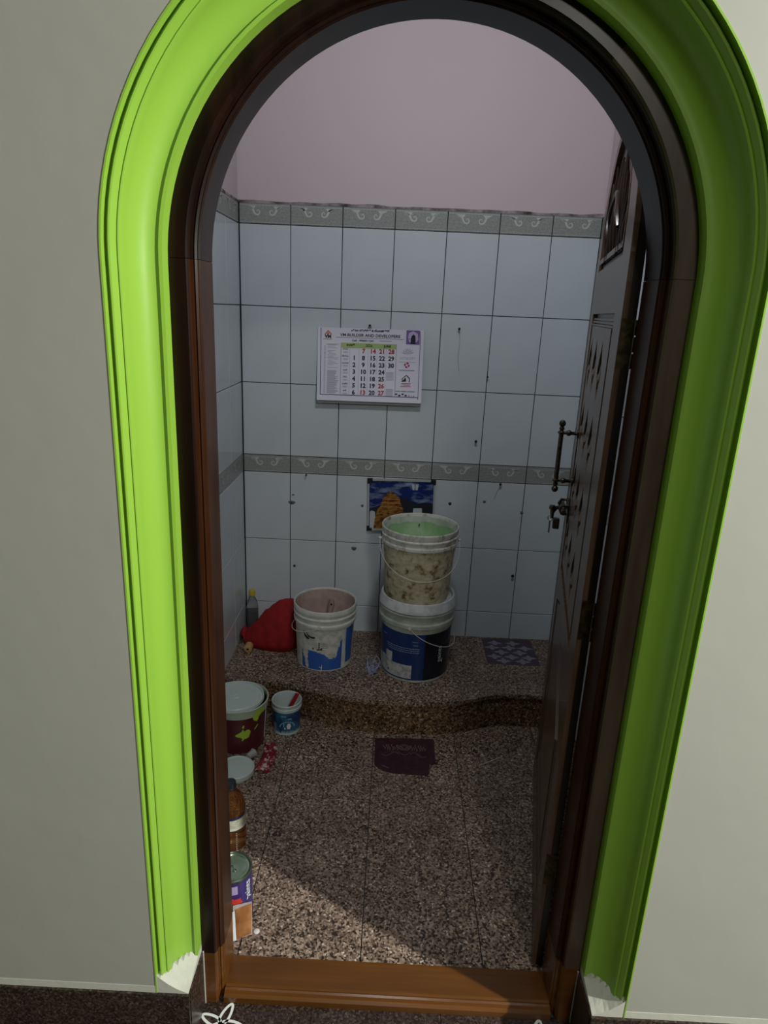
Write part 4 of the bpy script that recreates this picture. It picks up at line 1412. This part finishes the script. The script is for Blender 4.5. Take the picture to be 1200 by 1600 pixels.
# small litter on the floor
plain('white_chip', (0.55, 0.55, 0.52), 0.5)
bc = empty('white_disc', (0.338, -1.424, 0))
tag(bc, 'small white plastic disc on the floor right of the sachet', 'disc')
lathe('disc_body', [(0.0, 0.0030), (0.0065, 0.0030), (0.0080, 0.0020), (0.0080, 0.0), (0.0, 0.0)], 'white_chip', bc, 20)
lathe('disc_centre', [(0.0, 0.0036), (0.004, 0.0034), (0.0046, 0.0028)], 'white_chip', bc, 16)
o = tube('thin_stick', [(0.995, -0.716, 0.0018), (1.04, -0.690, 0.0018), (1.086, -0.660, 0.0018)], [0.0014, 0.0017, 0.0012], 'white_chip')
tag(o, 'thin pale stick lying on the floor in front of the platform', 'stick')

# dried paint flecks
parts = []
rnd = random.Random(33)
for i in range(70):
    x, y = rnd.uniform(0.02, 1.15), rnd.uniform(-1.48, -0.58)
    if i > 45:
        x, y = rnd.uniform(0.3, 1.25), rnd.uniform(-0.45, -0.33)
    z = ZP if i > 45 else 0.0004
    r_ = rnd.uniform(0.0012, 0.0032)
    n = 6
    v = [(x + r_ * rnd.uniform(0.6, 1.2) * math.cos(6.283 * k_ / n), y + r_ * rnd.uniform(0.6, 1.2) * math.sin(6.283 * k_ / n), z + 0.0006) for k_ in range(n)]
    parts.append((v, [tuple(range(n))]))
tag(mesh('paint_flecks', *join_geo(parts), 'white_chip'), 'tiny pale paint flecks scattered over the granite floor and platform', 'paint', kind='stuff')

# ------------------------------------------------------------------ stickers
plain('sticker_maroon', (0.040, 0.010, 0.018), 0.45)
mixnoise(M['sticker_maroon'], (0.024, 0.007, 0.012), (0.038, 0.012, 0.019), 30, 4)
plain('sticker_line', (0.17, 0.115, 0.135), 0.5)
stk = empty('floor_sticker', (0.726, -0.68, 0))
tag(stk, 'worn maroon floor sticker with faint motif and torn lower edge, in front of the platform', 'sticker')
out = [(0.613, -0.585), (0.722, -0.579), (0.832, -0.575), (0.839, -0.585), (0.8385, -0.705), (0.844, -0.722), (0.815, -0.727), (0.8135, -0.760), (0.806, -0.790), (0.77, -0.786), (0.70, -0.783), (0.66, -0.775), (0.632, -0.760), (0.617, -0.735)]
rnd = random.Random(2)
o2 = []
for i, p in enumerate(out):
    q_ = out[(i + 1) % len(out)]
    for t_ in (0, 0.33, 0.66):
        k_ = 0.003 if 5 <= i else 0.0006
        o2.append((p[0] + (q_[0] - p[0]) * t_ + rnd.uniform(-k_, k_) - 0.726, p[1] + (q_[1] - p[1]) * t_ + rnd.uniform(-k_, k_) + 0.68))
v, f = curve_geo([o2], 0.0004)
mesh('sticker_sheet', [(x, y, z + 0.0006) for x, y, z in v], f, 'sticker_maroon', stk)
parts = []
for s in (-1, 1):
    for i, xx in enumerate((0.026, 0.036, 0.044, 0.056, 0.064, 0.074)):
        h0 = (0.018, 0.010, 0.024, 0.022, 0.020, 0.012)[i]
        pts = [(s * xx + 0.004 * math.sin(6 * t_), 0.040 + h0 * 1.6 * (t_ - 0.4)) for t_ in [k_ / 10 for k_ in range(11)]]
        parts.append(ribbon_geo(pts, 0.0022, 0.0015))
    parts.append(ribbon_geo([(s * 0.02 + s * 0.06 * t_, 0.004 + 0.012 * math.sin(6 * t_)) for t_ in [k_ / 14 for k_ in range(15)]], 0.0018, 0.0015))
    parts.append(ribbon_geo(petal(s * 0.004, 0.030, math.pi / 2 - s * 0.7, 0.034, 0.007), 0.0020, 0.0015))
for rr in (0.010, 0.017):
    parts.append(ribbon_geo([(rr * math.cos(a), 0.046 + rr * math.sin(a)) for a in [i * 2 * math.pi / 20 for i in range(21)]], 0.0020, 0.0015))
parts.append(ribbon_geo([(-0.024, 0.018), (0.0, 0.0), (0.024, 0.018)], 0.0018, 0.0015))
parts.append(ribbon_geo([(-0.080, -0.062), (-0.055, -0.076)], 0.003, 0.0015))
tag(mesh('sticker_motif', *join_geo(parts), 'sticker_line', stk), None, kind='stuff')

plain('sticker_plum', (0.055, 0.040, 0.060), 0.5)
plain('sticker_lavender', (0.20, 0.18, 0.25), 0.5)
st2 = empty('platform_sticker', (1.185, -0.125, ZP))
tag(st2, 'plum sticker with lavender lotus flowers on the platform near the door', 'sticker')
v, f = curve_geo([[(-0.112, 0.112), (0.108, 0.114), (0.112, -0.115), (-0.112, -0.116)]], 0.0004)
mesh('sticker_sheet', [(x, y, z + 0.0006) for x, y, z in v], f, 'sticker_plum', st2)
for ix, iy in ((-0.058, 0.07), (0.022, 0.072), (-0.075, 0.028), (0.0, 0.03), (0.070, 0.03), (-0.040, -0.012), (0.040, -0.012), (-0.075, -0.052), (0.0, -0.052), (0.072, -0.055), (-0.040, -0.088), (0.040, -0.088)):
    star = []
    for i in range(32):
        a = 2 * math.pi * i / 32
        rr = 0.018 + 0.006 * math.cos(4 * a) + 0.003 * math.cos(12 * a)
        star.append((ix + rr * 1.35 * math.cos(a), iy + rr * 0.95 * math.sin(a)))
    v, f = curve_geo([star])
    mesh('lotus_print', [(x, y, 0.0014) for x, y, z in v], f, 'sticker_lavender', st2)

# ------------------------------------------------------------------ calendar
cal = empty('wall_calendar', (0.310, -0.004, 1.478))
cal.rotation_euler = (0, math.radians(-0.55), 0)
tag(cal, 'white paper month calendar hanging on a nail on the tiled wall', 'calendar')
CW, CH = 0.424, 0.285
plain('paper', (0.66, 0.65, 0.74), 0.6)
plain('paper_under', (0.50, 0.50, 0.50), 0.7)
plain('cal_black', (0.010, 0.010, 0.020), 0.6)
plain('cal_red', (0.36, 0.02, 0.035), 0.6)
plain('cal_green', (0.33, 0.46, 0.16), 0.6)
plain('cal_navy', (0.05, 0.04, 0.14), 0.6)
plain('cal_grey', (0.30, 0.30, 0.37), 0.6)
plain('cal_purple', (0.16, 0.10, 0.32), 0.6)
plain('cal_glow', (0.48, 0.40, 0.56), 0.6)
plain('cal_orange', (0.50, 0.16, 0.06), 0.6)


def cdepth(v):
    """how far the sheet stands off the wall at v below the top"""
    t_ = max(0.0, v / CH)
    return 0.004 + 0.006 * t_ + 0.024 * t_ ** 2


def cal_sheet(name, h, yoff, m, x0=0.0, x1=CW, thick=0.0012):
    v, f = [], []
    n = 18
    for i in range(n + 1):
        z = -h * i / n
        y = -cdepth(h * i / n) * yoff
        for x in (x0, x1):
            v += [(x, y, z), (x, y + thick, z)]
    for i in range(n):
        a = 4 * i
        f += [(a, a + 2, a + 6, a + 4), (a + 1, a + 5, a + 7, a + 3), (a, a + 4, a + 5, a + 1), (a + 2, a + 3, a + 7, a + 6)]
    f += [(0, 1, 3, 2), (4 * n, 4 * n + 2, 4 * n + 3, 4 * n + 1)]
    return mesh(name, v, f, m, cal, True, 40)


cal_sheet('back_sheet', CH + 0.012, 0.55, 'paper_under', 0.0005, CW - 0.001)
cal_sheet('middle_sheet', CH + 0.004, 0.78, 'paper_under', 0.0, CW - 0.0005)
cal_sheet('front_sheet', CH, 1.0, 'paper')


def cmap(x, y):
    """crop coordinates of the printed page -> (u right, v down) in metres"""
    return (x - 100) / 980 * CW, (y - 135 - (x - 100) * 0.0204) / 668 * CH


def cal_patch(geo, yoff):
    """geo in (u, -v) plane -> on the front sheet"""
    v, f = geo
    return [(x, -cdepth(-y) - yoff, y) for x, y, _ in v], f


def crect(x0, y0, x1, y1):
    """rectangle in crop coordinates, split into rows so that it follows the curl"""
    u0, v0 = cmap(x0, y0 + (x0 - 100) * 0.0204)
    u1, v1 = cmap(x1, y1 + (x1 - 100) * 0.0204)
    u0 = (x0 - 100) / 980 * CW
    u1 = (x1 - 100) / 980 * CW
    n = max(1, int(abs(v1 - v0) / 0.03))
    v, f = [], []
    for i in range(n + 1):
        vv = v0 + (v1 - v0) * i / n
        v += [(u0, -vv, 0), (u1, -vv, 0)]
    for i in range(n):
        f.append((2 * i, 2 * i + 1, 2 * i + 3, 2 * i + 2))
    return v, f


def ctext(body, x, y, hpx, align='CENTER', bold=0.0, wide=1.0):
    """hpx cap height in crop pixels; (x, y) baseline point in crop pixels"""
    size = hpx / 668 * CH / 0.727
    v, f = text_geo(body, size, align, bold)
    u, vv = cmap(x, y)
    return [(u + a * wide, -vv + b_, 0) for a, b_, _ in v], f


def cal_part(name, geos, m, yoff=0.0008):
    return mesh(name, *cal_patch(join_geo(geos), yoff), m, cal)


# month header band and page border
cal_part('month_band', [crect(322, 268, 830, 314)], 'cal_green')
cal_part('page_border', [crect(128, 140, 134, 752), crect(1046, 146, 1051, 770), crect(128, 746, 1051, 752)], 'cal_navy')
for g_ in (crect(316, 268, 321, 742), crect(828, 268, 833, 748)):
    cal_part('column_rule', [g_], 'cal_grey')
cal_part('cell_rule', [crect(400, 318, 402, 742), crect(484, 318, 486, 742), crect(568, 318, 570, 742), crect(652, 318, 654, 742), crect(736, 318, 738, 742)], 'cal_grey', 0.0006)
DOW = [('', 7, 14, 21, 28), (1, 8, 15, 22, 29), (2, 9, 16, 23, 30), (3, 10, 17, 24), (4, 11, 18, 25), (5, 12, 19, 26), (6, 13, 20, 27)]
red, blk = [], []
for r_i, row in enumerate(DOW):
    for c_i, d in enumerate(row):
        if d == '':
            continue
        x = 442 + 86 * c_i
        y = 366 + 63.5 * r_i + (x - 442) * 0.012
        g = ctext(str(d), x, y, 41, bold=0.0009, wide=1.0)
        cal_part('printed_date', [g], 'cal_red' if (r_i == 0 or d in (13, 26, 27)) else 'cal_black')
days = ['\u0cad\u0cbe\u0ca8\u0cc1', '\u0cb8\u0ccb\u0cae', '\u0cae\u0c82\u0c97\u0cb3', '\u0cac\u0cc1\u0ca7', '\u0c97\u0cc1\u0cb0\u0cc1', '\u0cb6\u0cc1\u0c95\u0ccd\u0cb0', '\u0cb6\u0ca8\u0cbf']
for i, d in enumerate(days):
    cal_part('weekday_name', [ctext(d, 360, 338 + 63.5 * i, 15, bold=0.0001)], 'cal_black')
cal_part('heading', [ctext('VM BUILDER AND DEVELOPERS', 585, 219, 26, bold=0.00035, wide=1.12)], 'cal_black')
cal_part('heading_kannada', [ctext('\u0cb5\u0cbf\u0c8e\u0c82 \u0cac\u0cbf\u0cb2\u0ccd\u0ca1\u0cb0\u0ccd & \u0ca1\u0cc6\u0cb5\u0cb2\u0caa\u0cb0\u0ccd\u0cb8\u0ccd', 585, 172, 20, bold=0.0004)], 'cal_black')
cal_part('phone_line', [ctext('Cell : 9900011241', 520, 262, 17, bold=0.0003, wide=1.2)], 'cal_black')
for g_ in (ctext('\u0c9c\u0cc2\u0ca8\u0ccd', 408, 304, 22, bold=0.0005), ctext('JUNE', 748, 312, 22, bold=0.0005)):
    cal_part('month_name', [g_], 'cal_black', 0.0016)
cal_part('year', [ctext('2026', 577, 309, 24, bold=0.0002)], 'cal_black', 0.0016)
# logo at the left, small lines of fine print
cal_part('logo_letters', [ctext('VM', 196, 232, 30, bold=0.0009, wide=1.05)], 'cal_black')
roof = [(165, 196), (196, 160), (232, 196), (224, 202), (196, 174), (174, 202)]


def cpoly(P):
    v = []
    for x, y in P:
        u, vv = cmap(x, y)
        v.append((u, -vv))
    return curve_geo([v])


cal_part('logo_roof', [cpoly(roof), cpoly([(184, 190), (196, 180), (212, 194), (202, 204), (190, 198)])], 'cal_orange')
fine = []
rnd = random.Random(21)
for y in list(range(290, 500, 13)):
    x = 195
    if rnd.random() < 0.75:
        fine.append(crect(x, y, x + rnd.uniform(40, 100), y + 3))
for y in range(525, 735, 9):
    fine.append(crect(192, y, 192 + rnd.uniform(70, 105), y + 4))
for y in range(300, 735, 12):
    fine.append(crect(160, y, 176, y + 4))
for i in range(7):
    for k_ in range(2):
        fine.append(crect(340, 348 + 63.5 * i + 9 * k_, 384, 351 + 63.5 * i + 9 * k_))
for y in range(525, 600, 10):
    fine.append(crect(745, y, 812, y + 4))
for y in range(680, 745, 9):
    fine.append(crect(745, y, 812, y + 4))
fine.append(crect(268, 219, 900, 224))
fine.append(crect(672, 240, 785, 246))
fine.append(crect(150, 238, 236, 243))
fine.append(crect(180, 282, 300, 286))
tag(cal_part('fine_print', fine, 'cal_grey', 0.0007), None, kind='stuff')
# picture at the upper right and the three small emblems below it
cal_part('picture', [crect(918, 137, 1042, 264)], 'cal_purple')
cal_part('picture_glow', [cpoly([(940, 180), (980, 162), (1022, 184), (1030, 240), (1012, 262), (948, 262), (934, 232)])], 'cal_glow', 0.0010)
cal_part('picture_figure', [cpoly([(958, 278), (962, 222), (968, 204), (978, 196), (982, 188), (988, 196), (1000, 202), (1004, 228), (1006, 280)])], 'cal_black', 0.0012)
em = []
for k_ in range(7):
    a = math.radians(-90 + (k_ - 3) * 24)
    em.append(cpoly([(937, 372), (937 + 46 * math.cos(a - 0.12), 372 + 46 * math.sin(a - 0.12)), (937 + 60 * math.cos(a), 372 + 60 * math.sin(a)), (937 + 40 * math.cos(a + 0.05), 372 + 40 * math.sin(a + 0.05))]))
cal_part('lotus_emblem', em, 'cal_grey')
cal_part('emblem_name', [ctext('LOTUS CITY', 937, 418, 22, wide=0.86)], 'cal_grey')
em = []
for s in (0, 1, 2, 3):
    a0 = s * 1.57
    em.append(cpoly([(933 + r__ * math.cos(a0 + d_), 472 + r__ * math.sin(a0 + d_)) for r__, d_ in ((8, 0), (26, -0.3), (27, 0.3), (24, 0.9), (10, 0.8))]))
cal_part('red_emblem', em, 'cal_red')
for g_ in (crect(862, 498, 1005, 507), crect(858, 426, 1012, 429)):
    cal_part('emblem_line', [g_], 'cal_grey')
cal_part('house_emblem', [cpoly([(890, 598), (933, 560), (968, 592), (966, 628), (958, 628), (960, 596), (932, 570), (898, 600), (900, 612), (893, 612)]), cpoly([(888, 622), (912, 602), (918, 592), (930, 590), (932, 622), (890, 626)])], 'cal_black')
cal_part('emblem_caption', [crect(888, 622, 975, 628), crect(900, 636, 966, 641), crect(880, 648, 978, 654)], 'cal_red')
cal_part('bottom_caption', [crect(836, 692, 880, 702), crect(886, 692, 940, 702), crect(946, 692, 1016, 702)] + [crect(958, 728, 970, 745), crect(982, 730, 988, 745), crect(1002, 730, 1014, 745)], 'cal_grey')
cal_part('round_marks', [cpoly([(844 + 30 * i + 13 * math.cos(a), 742 + (10 if i % 2 else 0) * 1.2 - 2 + 9 * math.sin(a)) for a in [k_ * 0.785 for k_ in range(8)]]) for i in range(4)], 'cal_navy')
# ring at the top
tube('hanging_ring', [(0.2075 + 0.006 * math.cos(a), -0.003, 0.003 + 0.008 * math.sin(a)) for a in [i * 2 * math.pi / 12 for i in range(12)]], 0.0010, 'nail_dark', cal, 6, True)

# ------------------------------------------------------------------ framed temple picture
PX0, PX1, PZ0, PZ1 = 0.535, 0.824, 0.640, 0.870
pc = empty('framed_picture', (0.68, -0.001, PZ0))
pc.rotation_euler = (0, math.radians(-1.2), 0)
tag(pc, 'small framed picture of a golden domed temple behind the bucket stack', 'picture')
W2, HH = (PX1 - PX0) / 2, PZ1 - PZ0
plain('frame_alu', (0.48, 0.49, 0.50), 0.35, metal=0.3)
plain('frame_corner', (0.012, 0.012, 0.014), 0.4)
plain('pic_sky', (0.035, 0.06, 0.20), 0.2)
plain('pic_gold', (0.30, 0.15, 0.03), 0.25)
mixnoise(M['pic_gold'], (0.07, 0.028, 0.010), (0.30, 0.15, 0.03), 60, 3, stretch=(1, 1, 2))
plain('pic_hill', (0.018, 0.02, 0.028), 0.3)
plain('pic_white', (0.46, 0.48, 0.50), 0.3)
for b_ in ((-W2, -W2 + 0.008, 0, HH), (W2 - 0.008, W2, 0, HH)):
    box('frame_bar', b_[0], b_[1], -0.012, 0, b_[2], b_[3], 'frame_alu', pc)
for z0_, z1_ in ((0, 0.008), (HH - 0.008, HH)):
    box('frame_bar', -W2 + 0.008, W2 - 0.008, -0.012, 0, z0_, z1_, 'frame_alu', pc)
for sx in (-1, 1):
    for sz in (0, 1):
        x0_ = -W2 - 0.001 if sx < 0 else W2 - 0.021
        z0_ = -0.001 if sz == 0 else HH - 0.021
        lpl = [(x0_, z0_), (x0_ + 0.022, z0_), (x0_ + 0.022, z0_ + 0.022), (x0_, z0_ + 0.022)]
        box('corner_piece', x0_, x0_ + 0.022, -0.014, -0.0005, z0_ if sz == 0 else z0_ + 0.011, z0_ + 0.011 if sz == 0 else z0_ + 0.022, 'frame_corner', pc)
        box('corner_piece', x0_ if sx < 0 else x0_ + 0.011, x0_ + 0.011 if sx < 0 else x0_ + 0.022, -0.014, -0.0005, z0_ + (0.0111 if sz == 0 else 0), z0_ + (0.022 if sz == 0 else 0.0109), 'frame_corner', pc)
t, N, L, b = nt(M['pic_sky'])
tc = N.new('ShaderNodeTexCoord')
mp = N.new('ShaderNodeMapping')
mp.inputs['Scale'].default_value = (9, 1, 26)
L.new(tc.outputs['Object'], mp.inputs[0])
nz = N.new('ShaderNodeTexNoise')
nz.inputs['Scale'].default_value = 1.6
nz.inputs['Detail'].default_value = 5
L.new(mp.outputs[0], nz.inputs['Vector'])
rr = N.new('ShaderNodeValToRGB')
rr.color_ramp.elements[0].position = 0.48
rr.color_ramp.elements[0].color = (0.010, 0.022, 0.13, 1)
rr.color_ramp.elements[1].position = 0.72
rr.color_ramp.elements[1].color = (0.26, 0.33, 0.48, 1)
L.new(nz.outputs[0], rr.inputs[0])
L.new(rr.outputs[0], b.inputs['Base Color'])
box('picture_sky', -W2 + 0.008, W2 - 0.008, -0.006, -0.001, 0.008, HH - 0.008, 'pic_sky', pc)


def pic(name, P, m, y=-0.0066):
    v, f = curve_geo([P])
    return mesh(name, [(x, y, z) for x, z, _ in v], f, m, pc)


# coordinates measured from the crop: x (130..1040) -> -W2..W2, y (120..790) -> HH..0
def pm(x, y):
    return (-W2 + (x - 120) / 915 * 2 * W2, HH - (y - 112 + (x - 120) * 0.004) / 680 * HH)


pic('picture_hills', [pm(155, 770), pm(155, 500), pm(260, 470), pm(400, 400), pm(560, 350), pm(600, 332), pm(700, 385), pm(790, 425), pm(900, 400), pm(1018, 415), pm(1018, 770)], 'pic_hill')
pic('picture_town', [pm(155, 770), pm(155, 545), pm(180, 530), pm(225, 545), pm(240, 770)], 'pic_white', -0.0069)
pic('picture_town', [pm(740, 560), pm(745, 485), pm(860, 480), pm(868, 560)], 'pic_white', -0.0069)
dome = [pm(205, 770), pm(225, 640), pm(255, 520), pm(300, 460), pm(320, 400), pm(345, 345), pm(385, 300), pm(425, 278), pm(438, 230), pm(450, 278), pm(490, 298), pm(530, 335), pm(555, 350), pm(565, 420), pm(600, 470), pm(620, 560), pm(640, 770)]
pic('picture_dome', dome, 'pic_gold', -0.0072)
for k_, yy in enumerate((370, 420, 470)):
    pic('picture_dome_band', [pm(330 - 18 * k_, yy), pm(560 + 12 * k_, yy), pm(562 + 12 * k_, yy + 9), pm(328 - 18 * k_, yy + 9)], 'cal_orange', -0.0075)
pic('picture_mark', [pm(712, 165), pm(755, 170), pm(752, 246), pm(728, 246)], 'pic_white', -0.0072)
pic('picture_mark', [pm(765, 170), pm(808, 165), pm(794, 246), pm(768, 246)], 'pic_white', -0.0072)
plain('glass', (0.9, 0.9, 0.9), 0.03, trans=1.0, ior=1.45)

# ------------------------------------------------------------------ nails and plugs in the wall
NL = [(0.5173, 1.489, 0.006, 'nail', 'black nail holding the calendar by its ring'),
      (0.8717, 1.4915, 0.006, 'nail', 'black nail with a dangling thread right of the calendar'),
      (0.9996, 1.309, 0.0045, 'nail', 'small rusty nail in the tile joint right of the calendar'),
      (0.9745, 1.0445, 0.007, 'nail', 'dark nail midway between the calendar and the lower border'),
      (0.2693, 0.868, 0.005, 'nail', 'small nail under the lower border near the left corner'),
      (1.0925, 0.8665, 0.0065, 'nail', 'dark nail under the lower border near the door latch'),
      (0.8871, 0.770, 0.007, 'wall plug', 'black wall plug right of the framed picture'),
      (1.034, 0.786, 0.006, 'wall plug', 'grey wall plug below the nail near the door latch'),
      (1.1971, 0.745, 0.007, 'wall plug', 'grey wall plug in the tile joint beside the door latch'),
      (0.5109, 0.743, 0.006, 'wall plug', 'grey wall plug left of the framed picture'),
      (0.2121, 0.7776, 0.0035, 'wall plug', 'tiny grey plug above the chipped plug on the left tiles'),
      (0.2067, 0.7429, 0.009, 'wall plug', 'chipped grey wall plug in the tile joint on the left'),
      (0.2186, 0.4503, 0.006, 'wall plug', 'dark wall plug above the pinkish bucket'),
      (0.4807, 0.5452, 0.008, 'wall plug', 'chipped grey plug left of the upper crusted bucket'),
      (1.1843, 0.4541, 0.008, 'nail', 'bent dark nail low on the tiles near the door edge')]
for x, z, r_, kind_, lab in NL:
    nm = 'nail' if kind_ == 'nail' else 'wall_plug'
    na = empty(nm, (x, 0.0, z))
    tag(na, lab, kind_, 'nails and plugs in the tiles')
    if kind_ == 'nail':
        tube('nail_shaft', [(0, 0.004, 0), (0, -0.014, 0.003)], r_ * 0.40, 'nail_dark', na, 8)
        tube('nail_head', [(0, -0.0135, 0.003), (0.0, -0.0165, 0.0032)], r_ * 0.85, 'nail_dark', na, 10)
    else:
        dark = 'black' in lab or 'dark' in lab
        vs, fs = [], []
        for i in range(14):
            a = 2 * math.pi * i / 14
            q_ = r_ * (1 + 0.35 * noise.noise((math.cos(a) * 2 + x * 50, math.sin(a) * 2, z * 30)))
            vs += [(q_ * math.cos(a) * (1.5 if 'chipped' in lab else 1.0), -0.0002, q_ * math.sin(a)), (0.6 * q_ * math.cos(a), -0.003, 0.6 * q_ * math.sin(a))]
        for i in range(14):
            j = (i + 1) % 14
            fs.append((2 * i, 2 * j, 2 * j + 1, 2 * i + 1))
        fs.append(tuple(2 * i + 1 for i in range(14)))
        mesh('plug_body', vs, fs, 'nail_dark' if dark else 'plug_grey', na, True, 60)
        tube('plug_hole', [(0, -0.0028, 0), (0, -0.0034, 0)], r_ * 0.3, 'dark_hole', na, 8)
    if 'thread' in lab:
        tube('thread', [(0.002, -0.010, 0.0), (0.006, -0.006, -0.05), (0.004, -0.004, -0.11), (0.012, -0.003, -0.162)], 0.0010, 'thread', na, 5)
    if 'near the door latch' in lab and kind_ == 'nail':
        tube('thread', [(-0.001, -0.010, 0.0), (-0.010, -0.004, -0.03), (-0.020, -0.003, -0.07)], 0.0007, 'thread', na, 5)
nw = empty('nail', (0.135, Y_W, 2.01))
tag(nw, 'tiny nail in the off-white hall wall above the left of the arch', 'nail')
tube('nail_shaft', [(0, 0.004, 0), (0, -0.010, 0)], 0.0012, 'steel', nw, 8)
tube('nail_head', [(0, -0.010, 0), (0, -0.0115, 0)], 0.0030, 'steel', nw, 8)
